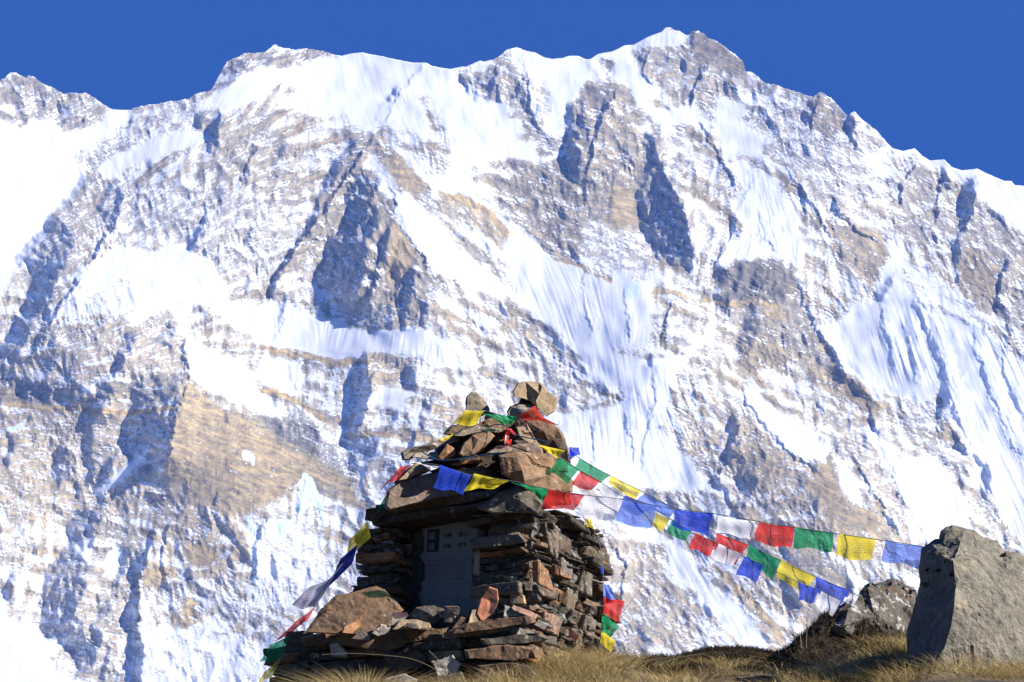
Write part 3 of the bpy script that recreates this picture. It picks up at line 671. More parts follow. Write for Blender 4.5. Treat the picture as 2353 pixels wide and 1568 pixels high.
# ---- where the snow lies: ledges hold it, steep faces shed it
led = np.gradient(rock_h, CELL, axis=0)
led = led / led.std()
T = .5 * strata_f + .42 * bandnoise(5.5, .5) + .3 * bandnoise(12) + .42 * strata_c + .34 * smear(bandnoise(40), sx, sy, 5, 2.2) + .2 * gully - .8 * led
T = T / T.std()
cv = np.clip(COV + .04 * np.clip(G, 0, 1) * (COV < .9), .02, .995)  # a little extra snow colour on flanks lightens their shade
tau = 2.2 * np.sign(cv - .5) * (1 - np.sqrt(np.clip(1 - np.abs(2 * cv - 1) ** 1.15, 0, 1))) + .9 * (2 * cv - 1)
SNOWA = 1 / (1 + np.exp(-np.clip((tau - T) / .26, -30, 30)))
SNOWA = np.maximum(SNOWA, SMOOTH ** 6)
WARM = np.clip(WARM + .16 * strata_c * .6 + .05 * strata_f + .07 * wfy, 0, 1)
DUST_LIFT = np.clip((COV - .16) * 1.35 + .3 * np.clip(G, 0, 1), 0, .68) * np.clip(.62 + .2 * strata_f + .22 * bandnoise(9) + .15 * gully, .1, 1.2) * (1 - bandm * .6)  # powder snow, thicker on flanks so the colour lightens their shade
DARK = np.clip(.5 + .22 * fbm(RX / 35, RY / 35, 4, 50) + .12 * strata_f + .08 * strata_c + .03 * gully
               - .34 * patch2 * (1 - sstep(.02, .20, np.abs(strata_c))) - .30 * patch * (1 - sstep(.02, .16, np.abs(smear(bandnoise(26), fx, fy, 7, 2.0)))), 0, 1)    # bedding cracks and joints

# ---- the mesh
NC = int((2720 + 360) / 1.8); NRM = 760
cx_ = np.linspace(-360, 2720, NC).astype(np.float32)
sil = np.interp(cx_, [p[0] for p in SIL], [p[1] for p in SIL]).astype(np.float32)
jag = 2.6 * fbm(cx_ / 26, cx_ * 0 + .5, 5, 60, .6) + 1.0 * perlin(cx_ / 4.5, cx_ * 0 + .3, 61)
silrock = 1 - gather(SMOOTH, (sil + 6 - VY0) / CELL, (cx_ - VX0) / CELL)
sil = sil + jag * (.25 + .75 * silrock)
tt = np.linspace(0, 1, NRM).astype(np.float32)
VX = np.repeat(cx_[None, :], NRM, 0)
VYg = sil[None, :] + tt[:, None] * (1600 - sil[None, :])
extra = np.array([1640, 1700, 1800, 1950, 2150, 2400], np.float32)
VX = np.concatenate([VX, np.repeat(cx_[None, :], len(extra), 0)], 0)
VYg = np.concatenate([VYg, np.repeat(extra[:, None], NC, 1)], 0)
gi = (np.minimum(VYg, 1700) - VY0) / CELL; gj = (VX - VX0) / CELL
hh = gather(relief, gi, gj)
A = (VX - 1176.5) / FV; B = -(VYg - 784) / FV
dy = CP - B * SP; dz = SP + B * CP
tanE = dz / dy
KS = 1.4; Y0 = 4000.0; Z0 = 560.0
yb = (KS * Y0 - Z0) / (KS - tanE)
big = 90 * perlin(VX / 420, VYg / 420, 70) * np.clip(tanE * 6 - .3, 0, 1)
left = 0 * sstep(160, -120, VX - .12 * (700 - VYg)) * sstep(700, 350, VYg)
yb = yb + big + left
dd = yb / dy * (1 - hh / FV * 1.0)
MX = A * dd; MY = dy * dd; MZ = CAMZ + dz * dd
# the far side falls away behind the crest
back = []
bump = np.interp(np.arange(NC), np.arange(NC), MZ[0])
for k, (oy, oz) in enumerate([(2600, -2600), (1200, -1150), (420, -330), (120, -80), (30, -16)]):
    back.append((MX[0] * (1 + oy / MY[0]), MY[0] + oy, MZ[0] + oz))
MX = np.concatenate([np.array([b[0] for b in back]), MX], 0)
MY = np.concatenate([np.array([b[1] for b in back]), MY], 0)
MZ = np.concatenate([np.array([b[2] for b in back]), MZ], 0)
nb = len(back)


def samp(a):
    s = gather(a, gi, gj)
    return np.concatenate([np.repeat(s[:1], nb, 0), s], 0)


NRT = MX.shape[0]
vid = np.arange(NRT * NC).reshape(NRT, NC)
quads = np.stack([vid[1:, :-1], vid[1:, 1:], vid[:-1, 1:], vid[:-1, :-1]], -1).reshape(-1, 4)


def grid_mesh(name, co, quads, smooth=True):
    me = bpy.data.meshes.new(name)
    me.vertices.add(len(co))
    me.vertices.foreach_set("co", np.ascontiguousarray(co, np.float32).ravel())
    n = len(quads); k = quads.shape[1]
    me.loops.add(n * k)
    me.loops.foreach_set("vertex_index", np.ascontiguousarray(quads, np.int32).ravel())
    me.polygons.add(n)
    me.polygons.foreach_set("loop_start", np.arange(0, n * k, k, dtype=np.int32))
    try:
        me.polygons.foreach_set("loop_total", np.full(n, k, np.int32))
    except Exception:
        pass
    me.polygons.foreach_set("use_smooth", np.full(n, smooth))
    me.update(calc_edges=True)
    return me


def add_attr(me, name, arr):
    a = me.attributes.new(name, 'FLOAT', 'POINT')
    a.data.foreach_set("value", np.ascontiguousarray(arr, np.float32).ravel())


mme = grid_mesh("mountain", np.stack([MX, MY, MZ], -1).reshape(-1, 3), quads)
add_attr(mme, "snow", samp(SNOWA)); add_attr(mme, "warm", samp(WARM)); add_attr(mme, "dark", samp(DARK)); add_attr(mme, "ice", samp(icem)); add_attr(mme, "dust_lift", samp(DUST_LIFT))

m = NT("snowy_rock_face")
at = lambda nm: m.n("ShaderNodeAttribute", attribute_name=nm).outputs['Fac']
rockc = m.ramp(at("warm"), [(0., (.185, .182, .165)), (.4, (.325, .29, .222)), (.7, (.46, .375, .238)), (1., (.56, .43, .23))])
rockc = m.mix(1.0, rockc, m.ramp(at("dark"), [(.08, (.42, .42, .44)), (.3, (.72, .72, .73)), (.75, (1.2, 1.18, 1.15))]), 'MULTIPLY')
pos = m.n("ShaderNodeNewGeometry").outputs['Position']
g1 = m.noise(.11, 3, .7, pos); g2 = m.noise(.3, 2, .6, pos)
grain = m.math('SUBTRACT', m.math('ADD', g1, m.math('MULTIPLY', g2, .6)), .8)
rockc = m.mix(1.0, rockc, m.ramp(m.math('ADD', m.math('MULTIPLY', grain, .8), .5), [(.2, (.72, .72, .73)), (.8, (1.2, 1.19, 1.17))]), 'MULTIPLY')
snowf = m.ramp(m.math('ADD', at("snow"), m.math('MULTIPLY', grain, .9)), [(.28, (0, 0, 0)), (.72, (1, 1, 1))])
snowc = m.mix(at("ice"), (.83, .85, .88), (.66, .79, .86))
rockc = m.mix(at("dust_lift"), rockc, (.80, .80, .81))          # powder snow over the rock, painted thicker on shaded flanks to lighten them
m.bsdf(m.mix(snowf, rockc, snowc), .8, spec=.2)
tag(link("mountain", mme, mats=[m.m]), kind='structure')
# ------------------------------------------------------------------ the grassy knoll
CREST = [(-6000, 1900, 12.6), (-200, 1720, 12.6), (400, 1690, 12.6), (600, 1650, 12.5), (690, 1612, 12.4), (760, 1585, 12.3), (900, 1560, 12.3), (1100, 1530, 12.3),
 (1240, 1506, 12.4), (1330, 1502, 12.5), (1410, 1512, 12.6), (1480, 1517, 12.6), (1600, 1502, 12.6), (1700, 1497, 12.6), (1780, 1506, 12.6), (1850, 1486, 12.4), (1920, 1472, 12.2),
 (2000, 1470, 12.2), (2100, 1480, 12.2), (2353, 1500, 12.2), (2700, 1500, 12.2), (5000, 1450, 12.2)]
_cp = [P(vx, vy, Y) for vx, vy, Y in CREST]
_cxs = np.array([p.x for p in _cp]); _czs = np.array([p.z for p in _cp]); _cys = np.array([p.y for p in _cp])


def ground_z(x, y):
    x = np.asarray(x, float); y = np.asarray(y, float)
    zc = np.interp(x, _cxs, _czs); yc = np.interp(x, _cxs, _cys)
    front = zc - .235 * (yc - y)
    d = np.maximum(y - yc, 0)
    rnd = .25
    behind = zc + .235 * rnd * (1 - np.exp(-d / rnd)) * .3 - .62 * np.maximum(d - .25, 0) * np.exp(-d / 900) - .03 * d
    z = np.where(y <= yc, front, behind)
    z = np.where(y < 2, np.minimum(z, zc - .235 * (yc - 2) - .05 * (2 - y)), z)
    z = np.maximum(z, -75 - 0 * x)
    near = np.exp(-((y - 11) / 9) ** 2)
    z = z + near * (.035 * perlin(x / .8, y / .8, 80) + .018 * perlin(x / .27, y / .27, 81))
    far = np.clip((np.abs(y - 8) - 20) / 60, 0, 1)
    z = z + far * 6 * perlin(x / 130, y / 130, 82)
    return z


gxs = np.concatenate([-np.geomspace(7000, 3.2, 50), np.linspace(-3.1, 4.4, 190), np.geomspace(4.5, 7000, 50)])
gys = np.concatenate([-np.geomspace(300, 1, 18), np.linspace(0, 9, 24), np.linspace(9.05, 13.4, 120), np.geomspace(13.5, 4600, 60)])
GXX, GYY = np.meshgrid(gxs, gys)
GZZ = ground_z(GXX.astype(np.float32), GYY.astype(np.float32))
ni, nj = GXX.shape
gv = np.arange(ni * nj).reshape(ni, nj)
gq = np.stack([gv[:-1, :-1], gv[:-1, 1:], gv[1:, 1:], gv[1:, :-1]], -1).reshape(-1, 4)
gme = grid_mesh("ground", np.stack([GXX, GYY, GZZ], -1).reshape(-1, 3), gq)
m = NT("peaty_turf")
geo = m.n("ShaderNodeNewGeometry").outputs['Position']
n1 = m.noise(3.5, 5, .6, geo); n2 = m.noise(60, 3, .6, geo)
c = m.mix(m.ramp(n1, [(.38, (0, 0, 0)), (.6, (1, 1, 1))]), (.035, .026, .018), (.13, .095, .05))
c = m.mix(1.0, c, m.ramp(n2, [(.3, (.55, .55, .55)), (.7, (1.3, 1.3, 1.3))]), 'MULTIPLY')
ln = m.n("ShaderNodeVectorMath", operation='LENGTH'); m.l(geo, ln.inputs[0])
bounce_dist = m.math('ADD', ln.outputs['Value'], m.math('MULTIPLY', m.noise(.01, 4, .6, geo), 160.0))
c = m.mix(m.ramp(m.math('MULTIPLY', bounce_dist, .001), [(.16, (0, 0, 0)), (.30, (1, 1, 1))]), c, (.8, .81, .83))   # unseen valley floor whitened like a glacier, to bounce light onto the mountain
m.bsdf(c, .95, n2, .8, .02)
tag(link("ground", gme, mats=[m.m]), kind='structure')
# ------------------------------------------------------------------ stone materials
def stone_mat(name, base, alt, lichen=.12, lich_col=(.42, .42, .38), scale=9.0, bump=.5, grain=(1, 1, 1), rust=0.0, cracks=0):
    m = NT(name)
    tc = m.n("ShaderNodeTexCoord").outputs['Object']
    rnd = m.n("ShaderNodeObjectInfo").outputs['Random']
    off = m.n("ShaderNodeVectorMath", operation='ADD')
    m.l(tc, off.inputs[0])
    cmb = m.n("ShaderNodeCombineXYZ")
    for i, k in enumerate((13.0, 29.0, 7.0)):
        m.l(m.math('MULTIPLY', rnd, k), cmb.inputs[i])
    m.l(cmb.outputs[0], off.inputs[1])
    mp = m.n("ShaderNodeMapping")
    mp.inputs['Scale'].default_value = grain
    m.l(off.outputs[0], mp.inputs[0])
    v = mp.outputs[0]
    big = m.noise(scale * .6, 5, .6, v, .4); fine = m.noise(scale * 7, 4, .65, v); mid = m.noise(scale * 2.2, 4, .6, v, .3)
    c = m.mix(m.ramp(big, [(.36, (0, 0, 0)), (.64, (1, 1, 1))]), base, alt)
    c = m.mix(1.0, c, m.ramp(mid, [(.3, (.62, .62, .62)), (.52, (1, 1, 1)), (.75, (1.28, 1.26, 1.22))]), 'MULTIPLY')
    c = m.mix(1.0, c, m.ramp(fine, [(.3, (.68, .68, .68)), (.6, (1.12, 1.12, 1.12))]), 'MULTIPLY')
    if rust:
        r = m.ramp(m.noise(scale * 1.3, 4, .6, v, .8), [(.56, (0, 0, 0)), (.66, (1, 1, 1))])
        c = m.mix(m.math('MULTIPLY', r, rust), c, (.27, .13, .055))
    if lichen:
        lf = m.ramp(m.noise(scale * 1.7, 6, .7, v, .5), [(.66 - lichen * .5, (0, 0, 0)), (.7 - lichen * .5, (1, 1, 1))])
        c = m.mix(m.math('MULTIPLY', lf, .75), c, lich_col)
        bl = m.ramp(m.noise(scale * 2.9, 5, .7, v, .5), [(.64, (0, 0, 0)), (.68, (1, 1, 1))])
        c = m.mix(m.math('MULTIPLY', bl, .6), c, (.03, .028, .025))
    h = m.math('ADD', m.math('MULTIPLY', mid, .6), m.math('MULTIPLY', fine, .4))
    if cracks:
        wv = m.n("ShaderNodeVectorMath", operation='ADD')
        mp3 = m.n("ShaderNodeMapping"); mp3.inputs['Scale'].default_value = (1, 1, 2.2); mp3.inputs['Rotation'].default_value = (0, .5, 0)
        m.l(v, mp3.inputs[0]); m.l(mp3.outputs[0], wv.inputs[0])
        nz = m.n("ShaderNodeTexNoise"); nz.inputs['Scale'].default_value = 5; m.l(v, nz.inputs['Vector'])
        sc_ = m.n("ShaderNodeVectorMath", operation='SCALE'); sc_.inputs['Scale'].default_value = .35
        m.l(nz.outputs['Color'], sc_.inputs[0]); m.l(sc_.outputs[0], wv.inputs[1])
        vo = m.n("ShaderNodeTexVoronoi", feature='DISTANCE_TO_EDGE'); vo.inputs['Scale'].default_value = cracks
        m.l(wv.outputs[0], vo.inputs['Vector'])
        ck = m.ramp(vo.outputs['Distance'], [(0, (0, 0, 0)), (.035, (1, 1, 1))])
        some = m.ramp(big, [(.42, (1, 1, 1)), (.56, (0, 0, 0))])
        ck = m.math('MAXIMUM', ck, some)
        c = m.mix(ck, (.02, .018, .015), c)
        pit = m.ramp(m.noise(scale * 1.1, 3, .6, v, .3), [(.66, (1, 1, 1)), (.72, (.25, .22, .2))])
        c = m.mix(1.0, c, pit, 'MULTIPLY')
        h = m.math('ADD', h, m.math('MULTIPLY', ck, .8))
    m.bsdf(c, .85, h, bump, .018, spec=.25)
    return m.m


MS = {
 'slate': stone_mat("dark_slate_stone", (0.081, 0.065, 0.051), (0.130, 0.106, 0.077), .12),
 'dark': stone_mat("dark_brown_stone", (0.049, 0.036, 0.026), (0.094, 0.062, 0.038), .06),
 'brown': stone_mat("brown_stone", (0.148, 0.088, 0.050), (0.229, 0.145, 0.084), .06, rust=.4),
 'umber': stone_mat("umber_stone", (0.118, 0.075, 0.046), (0.168, 0.101, 0.057), .05, rust=.5),
 'mauve': stone_mat("mauve_brown_slab", (0.148, 0.101, 0.073), (0.198, 0.145, 0.108), .05),
 'orange': stone_mat("rusty_orange_stone", (0.297, 0.145, 0.066), (0.217, 0.109, 0.054), .03),
 'tan': stone_mat("tan_stone", (0.297, 0.216, 0.131), (0.217, 0.160, 0.096), .06),
 'grey': stone_mat("grey_stone", (0.163, 0.132, 0.094), (0.237, 0.194, 0.142), .12),
 'pale': stone_mat("pale_grey_stone", (0.336, 0.292, 0.231), (0.237, 0.207, 0.161), .2),
 'green': stone_mat("greenish_grey_stone", (0.237, 0.238, 0.192), (0.198, 0.194, 0.154), .05),
 'red': stone_mat("red_sandstone", (0.297, 0.106, 0.057), (0.356, 0.145, 0.084), .02),
 'pink': stone_mat("pinkish_slab", (0.297, 0.176, 0.127), (0.237, 0.145, 0.108), .04),
 'white': stone_mat("whitish_stone", (0.494, 0.424, 0.339), (0.346, 0.282, 0.216), .05),
}


def rough_up(bm, L, amp, seed, rounds=5, cellw=.35, big=0., steps=0.):
    """split long edges, then break the faces up like split rock"""
    for _ in range(rounds):
        es = [e for e in bm.edges if e.calc_length() > L]
        if not es: break
        bmesh.ops.subdivide_edges(bm, edges=es, cuts=1)
        bmesh.ops.triangulate(bm, faces=[f for f in bm.faces if len(f.verts) > 3])
    bm.normal_update()
    o = Vector((seed * 3.7, seed * 1.3, seed * 5.1))
    for v in bm.verts:
        p = v.co
        d = mnoise.noise(p * 7 + o) * .55 + mnoise.noise(p * 19 + o) * .3
        cell = mnoise.cell(p * 13 + o) - .5
        d += cellw * cell + mnoise.noise(p * 46 + o) * .16
        v.co = p + v.normal * (amp * d + big * mnoise.noise(p * 2.6 + o) + steps * (mnoise.cell(p * Vector((3.5, 3.5, 6)) + o * .1 + Vector((mnoise.noise(p * 5), 0, mnoise.noise(p * 4 + o)))) - .5))


_seed = [1]


def chunk_bm(bm, outline, Y, thick=.14, tilt=(0, 0), inner=(), bev=.014, inset=.09, amp=.013, L=.026, cellw=.35, big=0., steps=0.):
    """a split stone whose outline, seen from the path, follows the traced points; it has its own depth and facets"""
    n = len(outline)
    cx = sum(p[0] for p in outline) / n; cy = sum(p[1] for p in outline) / n
    mpp = Y / FV

    def dep(x, y):
        return tilt[0] * (x - cx) * mpp + tilt[1] * (cy - y) * mpp

    b2 = bmesh.new()
    ring_f = [(cx + (x - cx) * (1 - inset), cy + (y - cy) * (1 - inset)) for x, y in outline]
    pts = [Vector(p) for p in ring_f] + [Vector((a, b)) for a, b, _ in inner]
    edges = [(i, (i + 1) % n) for i in range(n)]
    vs, _, fs, orig, _, _ = delaunay_2d_cdt(pts, edges, [], 1, 1e-4)
    bv = []
    for v, o in zip(vs, orig):
        d = 0
        if o and o[0] >= n: d = inner[o[0] - n][2]
        bv.append(b2.verts.new(P(v.x, v.y, Y + dep(v.x, v.y) + d)))
    idx = {}
    for k, o in enumerate(orig):
        for q in o:
            if q < n: idx[q] = bv[k]
    for f in fs:
        try: b2.faces.new([bv[i] for i in f])
        except ValueError: pass
    mid = [b2.verts.new(P(x, y, Y + dep(x, y) + bev)) for x, y in outline]
    mid2 = [b2.verts.new(P(x, y, Y + dep(x, y) * .6 + thick * .7)) for x, y in outline]
    bk = [b2.verts.new(P(cx + (x - cx) * .8, cy + (y - cy) * .8, Y + thick)) for x, y in outline]
    for i in range(n):
        j = (i + 1) % n
        for r0, r1 in (([idx[k] for k in range(n)], mid), (mid, mid2), (mid2, bk)):
            try: b2.faces.new([r0[i], r0[j], r1[j], r1[i]])
            except ValueError: pass
    try: b2.faces.new(bk)
    except ValueError: pass
    bmesh.ops.recalc_face_normals(b2, faces=b2.faces)
    _seed[0] += 1
    rough_up(b2, L, amp, _seed[0], cellw=cellw, big=big, steps=steps)
    tmp = bpy.data.meshes.new("t")
    b2.to_mesh(tmp); b2.free()
    bm.from_mesh(tmp)
    bpy.data.meshes.remove(tmp)


def stone(label, outline, Y, mat, cat='stone', name='stone', group=None, **kw):
    bm = bmesh.new()
    chunk_bm(bm, outline, Y, **kw)
    c = sum((v.co for v in bm.verts), Vector()) / len(bm.verts)
    zmin = min(v.co.z for v in bm.verts)
    base = Vector((c.x, c.y, zmin))
    for v in bm.verts: v.co -= base
    me = bpy.data.meshes.new(name)
    bm.to_mesh(me); bm.free()
    o = link(name, me, mats=[MS[mat] if isinstance(mat, str) else mat])
    o.location = base
    return tag(o, label, cat, group)
# ------------------------------------------------------------------ the memorial of mortared flagstones
ROT = math.radians(27.0)
CU = Vector((math.cos(ROT), -math.sin(ROT), 0))       # along the front, to the right and nearer
CW = Vector((math.sin(ROT), math.cos(ROT), 0))        # into the block
CORN = P(1222, 1448, 11.4)                            # front corner at ledge height


def M(u, w, z):
    return CORN + CU * u + CW * w + Vector((0, 0, z))


mem = empty("stone_memorial", M(-.45, .4, -.35))
tag(mem, "squat stone memorial of mortared flagstones with a dark tablet in its niche", "memorial")

m = NT("mortared_flagstones")
tc = m.n("ShaderNodeNewGeometry").outputs['Position']
ca = m.n("ShaderNodeAttribute", attribute_name="stone").outputs['Color']
fine = m.noise(70, 5, .65, tc); mid = m.noise(21, 4, .6, tc, .4)
mpz = m.n("ShaderNodeMapping"); mpz.inputs['Scale'].default_value = (1, 1, 5); m.l(tc, mpz.inputs[0])
lay = m.noise(16, 4, .6, mpz.outputs[0], .3)
c = m.mix(1.0, ca, m.ramp(mid, [(.3, (.5, .5, .5)), (.55, (1, 1, 1)), (.75, (1.4, 1.36, 1.28))]), 'MULTIPLY')
c = m.mix(1.0, c, m.ramp(fine, [(.3, (.66, .66, .66)), (.62, (1.15, 1.15, 1.15))]), 'MULTIPLY')
c = m.mix(1.0, c, m.ramp(lay, [(.35, (.7, .7, .7)), (.6, (1.1, 1.1, 1.1))]), 'MULTIPLY')
lf = m.ramp(m.noise(19, 6, .7, tc, .6), [(.60, (0, 0, 0)), (.64, (1, 1, 1))])
c = m.mix(m.math('MULTIPLY', lf, .6), c, (.33, .33, .31))
c = m.mix(m.math('MULTIPLY', m.ramp(m.noise(27, 5, .7, tc, .6), [(.63, (0, 0, 0)), (.67, (1, 1, 1))]), .55), c, (.2, .085, .035))
m.bsdf(c, .85, m.math('ADD', m.math('MULTIPLY', lay, .5), m.math('MULTIPLY', fine, .4)), .55, .02, spec=.25)
MASON = m.m
m = NT("grey_mortar")
tc = m.n("ShaderNodeNewGeometry").outputs['Position']
a = m.noise(14, 5, .65, tc); b = m.noise(80, 4, .7, tc)
c = m.mix(m.ramp(a, [(.35, (0, 0, 0)), (.65, (1, 1, 1))]), (.065, .062, .056), (.15, .144, .13))
m.bsdf(c, .9, b, .7, .02, spec=.2)
MORTAR = m.m

PAL_F = [((.075, .068, .058), 6), ((.115, .1, .082), 4), ((.10, .068, .043), 5), ((.16, .10, .058), 3), ((.2, .185, .155), 2), ((.30, .155, .075), 1.2), ((.29, .215, .13), .8)]
PAL_R = [((0.088, 0.076, 0.057), 4), ((0.118, 0.099, 0.072), 3), ((0.084, 0.057, 0.037), 4), ((0.050, 0.044, 0.036), 4), ((0.185, 0.097, 0.049), 1.2), ((0.168, 0.130, 0.084), 1.5), ((0.105, 0.099, 0.084), 3)]
rs = random.Random(4)


def pick(pal):
    t = rs.random() * sum(w for _, w in pal)
    for c, w in pal:
        t -= w
        if t <= 0: break
    k = rs.uniform(.8, 1.2)
    return (c[0] * k * 1.0, c[1] * k * .90, c[2] * k * .81)


def block(bm, lay, p, du, dn, dz, L0, D0, H0, color, skew=0., amp=.009):
    """one flagstone: p = front lower left corner"""
    b2 = bmesh.new()
    j = lambda s: rs.uniform(-s, s)
    vs = []
    for (a, b, c) in ((0, 0, 0), (1, 0, 0), (1, 0, 1), (0, 0, 1), (0, 1, 0), (1, 1, 0), (1, 1, 1), (0, 1, 1)):
        vs.append(b2.verts.new(p + du * (a * L0 + j(.02)) - dn * (b * D0 + (j(.024) if b == 0 else 0)) + dz * (c * H0 + skew * a * L0 + j(min(.012, H0 * .22)))))
    for f in ((0, 1, 2, 3), (5, 4, 7, 6), (1, 5, 6, 2), (4, 0, 3, 7), (3, 2, 6, 7), (4, 5, 1, 0)):
        b2.faces.new([vs[i] for i in f])
    bmesh.ops.bevel(b2, geom=b2.edges[:], offset=min(.007, H0 * .2), segments=1, affect='EDGES')
    bmesh.ops.recalc_face_normals(b2, faces=b2.faces)
    _seed[0] += 1
    rough_up(b2, .03, amp, _seed[0], 4)
    tmp = bpy.data.meshes.new("t"); b2.to_mesh(tmp); b2.free()
    n0 = len(bm.verts)
    bm.from_mesh(tmp); bpy.data.meshes.remove(tmp)
    bm.verts.ensure_lookup_table()
    for v in bm.verts[n0:]:
        v[lay] = (*color, 1)


def finish(bm, name, parent, mat, label=None):
    me = bpy.data.meshes.new(name)
    bm.to_mesh(me); bm.free()
    o = link(name, me, mats=[mat])
    keep_world(o, parent)
    if label: o['label'] = label
    return o


def new_bm():
    bm = bmesh.new()
    return bm, bm.verts.layers.float_color.new("stone")


def courses(bm, lay, org, du, dn, s_rng, z0, z1, pal, hs=(.018, .062), ls=(.08, .34), out=(-.02, .05), depth=.14, skew=0.):
    z = z0
    while z < z1 - .012:
        h = min(rs.uniform(*hs), z1 - z)
        a, b = s_rng((z - z0) / (z1 - z0))
        a += rs.uniform(-.03, .02); b += rs.uniform(-.02, .03)
        s = a
        while s < b - .03:
            l = rs.uniform(*ls)
            if s + l > b - .05: l = b - s
            o = rs.uniform(*out)
            block(bm, lay, org + du * s + Vector((0, 0, z + .004)) + dn * o, du, dn, Vector((0, 0, 1)), l - rs.uniform(.004, .012), depth + o, h - rs.uniform(.003, .008), pick(pal), skew * rs.uniform(.4, 1.4) + rs.uniform(-.05, .05), .011)
            s += l
        z += h


def lumps(bm, lay, n, o, du, dn, s0, s1, z1):
    # mortar squeezed out of the joints
    for _ in range(n):
        g = rs.choice(((.10, .095, .082), (.145, .137, .12), (.21, .2, .178)))
        block(bm, lay, o + du * rs.uniform(s0, s1) + Vector((0, 0, rs.uniform(-.03, z1))) + dn * rs.uniform(-.012, .02), du, dn, Vector((0, 0, 1)), rs.uniform(.03, .11), .06, rs.uniform(.012, .035), g, rs.uniform(-.2, .2), .022)


HB = .66     # ledge to underside of the roof slab
bm, lay = new_bm()
courses(bm, lay, M(0, 0, 0), CU, -CW, lambda t: (-1.17 + .13 * t, -.86 + .0 * t), -.05, HB, PAL_F)
lumps(bm, lay, 45, M(0, 0, 0), CU, -CW, -1.12, -.92, HB)
finish(bm, "pillar", mem, MASON)
bm, lay = new_bm()
courses(bm, lay, M(0, 0, 0), CU, -CW, lambda t: (-.345, -.0 - .02 * t), -.05, HB, PAL_F, hs=(.022, .085), out=(-.02, .055))
lumps(bm, lay, 45, M(0, 0, 0), CU, -CW, -.30, -.06, HB)
finish(bm, "pillar", mem, MASON)
# left inside cheek of the niche
bm, lay = new_bm()
courses(bm, lay, M(-.85, .0, 0), CW, CU, lambda t: (.02, .2), -.05, HB, PAL_F, out=(-.015, .015), depth=.08)
finish(bm, "niche_cheek", mem, MASON)
bm, lay = new_bm()
courses(bm, lay, M(.0, 0, 0), CW, CU, lambda t: (.02, 1.02 - .1 * t), -.16, HB + .06, PAL_R, hs=(.018, .066), ls=(.07, .3), out=(-.02, .045), skew=.03)
for (w, z, l, h, col) in ((.13, .44, .14, .17, (.13, .11, .083)), (.33, .33, .16, .15, (.14, .117, .088)), (.05, .26, .13, .13, (.24, .125, .065)), (.18, .17, .15, .09, (.26, .14, .07)), (.38, .17, .15, .13, (.155, .125, .085)),
                          (.1, .02, .2, .09, (.25, .185, .11)), (.42, -.02, .13, .08, (.22, .17, .105)), (.55, .3, .15, .13, (.13, .112, .085)), (.6, .08, .16, .11, (.15, .125, .09)), (.3, .5, .15, .1, (.12, .085, .055))):
    block(bm, lay, M(.035, w, z), CW, CU, Vector((0, 0, 1)), l, .12, h, tuple(c * rs.uniform(.9, 1.1) for c in col), -.12 + rs.uniform(-.1, .1), .012)
for (w, z, l) in ((.5, .60, .32), (.62, .47, .3), (.72, .33, .3), (.78, .2, .24), (.3, .64, .3)):
    block(bm, lay, M(.075, w, z), CW, CU, Vector((0, 0, 1)), l, .16, .05, pick(PAL_R), -.05, .012)
lumps(bm, lay, 110, M(0, 0, 0), CW, CU, 0, .9, HB)
finish(bm, "side_wall", mem, MASON)



def rough_box(bm, u0, u1, w0, w1, z0, z1, amp=.02, L=.05):
    b2 = bmesh.new()
    vs = [b2.verts.new(M(u, w, z)) for z in (z0, z1) for w in (w0, w1) for u in (u0, u1)]
    for f in ((0, 2, 3, 1), (4, 5, 7, 6), (0, 1, 5, 4), (2, 6, 7, 3), (0, 4, 6, 2), (1, 3, 7, 5)):
        b2.faces.new([vs[i] for i in f])
    bmesh.ops.recalc_face_normals(b2, faces=b2.faces)
    _seed[0] += 1
    rough_up(b2, L, amp, _seed[0], 6)
    tmp = bpy.data.meshes.new("t"); b2.to_mesh(tmp); b2.free(); bm.from_mesh(tmp); bpy.data.meshes.remove(tmp)


bm = bmesh.new()
rough_box(bm, -1.03, -.015, .24, .93, -.3, HB + .04, .012)
rough_box(bm, -1.05, -.89, .03, .26, -.3, HB)
rough_box(bm, -.27, -.015, .03, .26, -.3, HB + .04, .012)
finish(bm, "mortar_core", mem, MORTAR)

# roof slab over the niche, with thin flags on it
bm, lay = new_bm()
block(bm, lay, M(-.98, -.07, HB), CU, -CW, Vector((0, 0, 1)), .76, .75, .045, (.06, .052, .045), .03, .014)
block(bm, lay, M(-.96, -.07, HB + .047), CU, -CW, Vector((0, 0, 1)), .5, .7, .055, (.15, .095, .06), .03, .01)
block(bm, lay, M(-.6, -.08, HB + .062), CU, -CW, Vector((0, 0, 1)), .45, .7, .05, (.085, .078, .068), .03, .012)
finish(bm, "roof_slab", mem, MASON)
bm = bmesh.new()
chunk_bm(bm, [(1098, 1168), (1150, 1132), (1199, 1110), (1226, 1132), (1250, 1158), (1238, 1180), (1180, 1178), (1130, 1180)], 11.25, thick=.4, inner=[(1195, 1150, -.03)], tilt=(-.2, .3), amp=.012)
finish(bm, "corner_block", mem, MS['slate'])
bm = bmesh.new()
chunk_bm(bm, [(838, 1196), (841, 1170), (880, 1165), (890, 1174), (866, 1202)], 11.7, thick=.3, amp=.01)
finish(bm, "corner_block", mem, MS['dark'])
# yellow-brown wedge and the flat stone sticking out beside the tablet
bm = bmesh.new()
chunk_bm(bm, [(1091, 1266), (1103, 1264), (1101, 1322), (1089, 1321)], 11.38, thick=.06, amp=.004, L=.02)
finish(bm, "wedge", mem, MS['tan'])
bm = bmesh.new()
chunk_bm(bm, [(1078, 1244), (1090, 1236), (1195, 1224), (1212, 1246), (1190, 1250), (1086, 1262)], 11.3, thick=.2, tilt=(-.4, .1), amp=.01)
finish(bm, "flagstone", mem, MS['slate'])

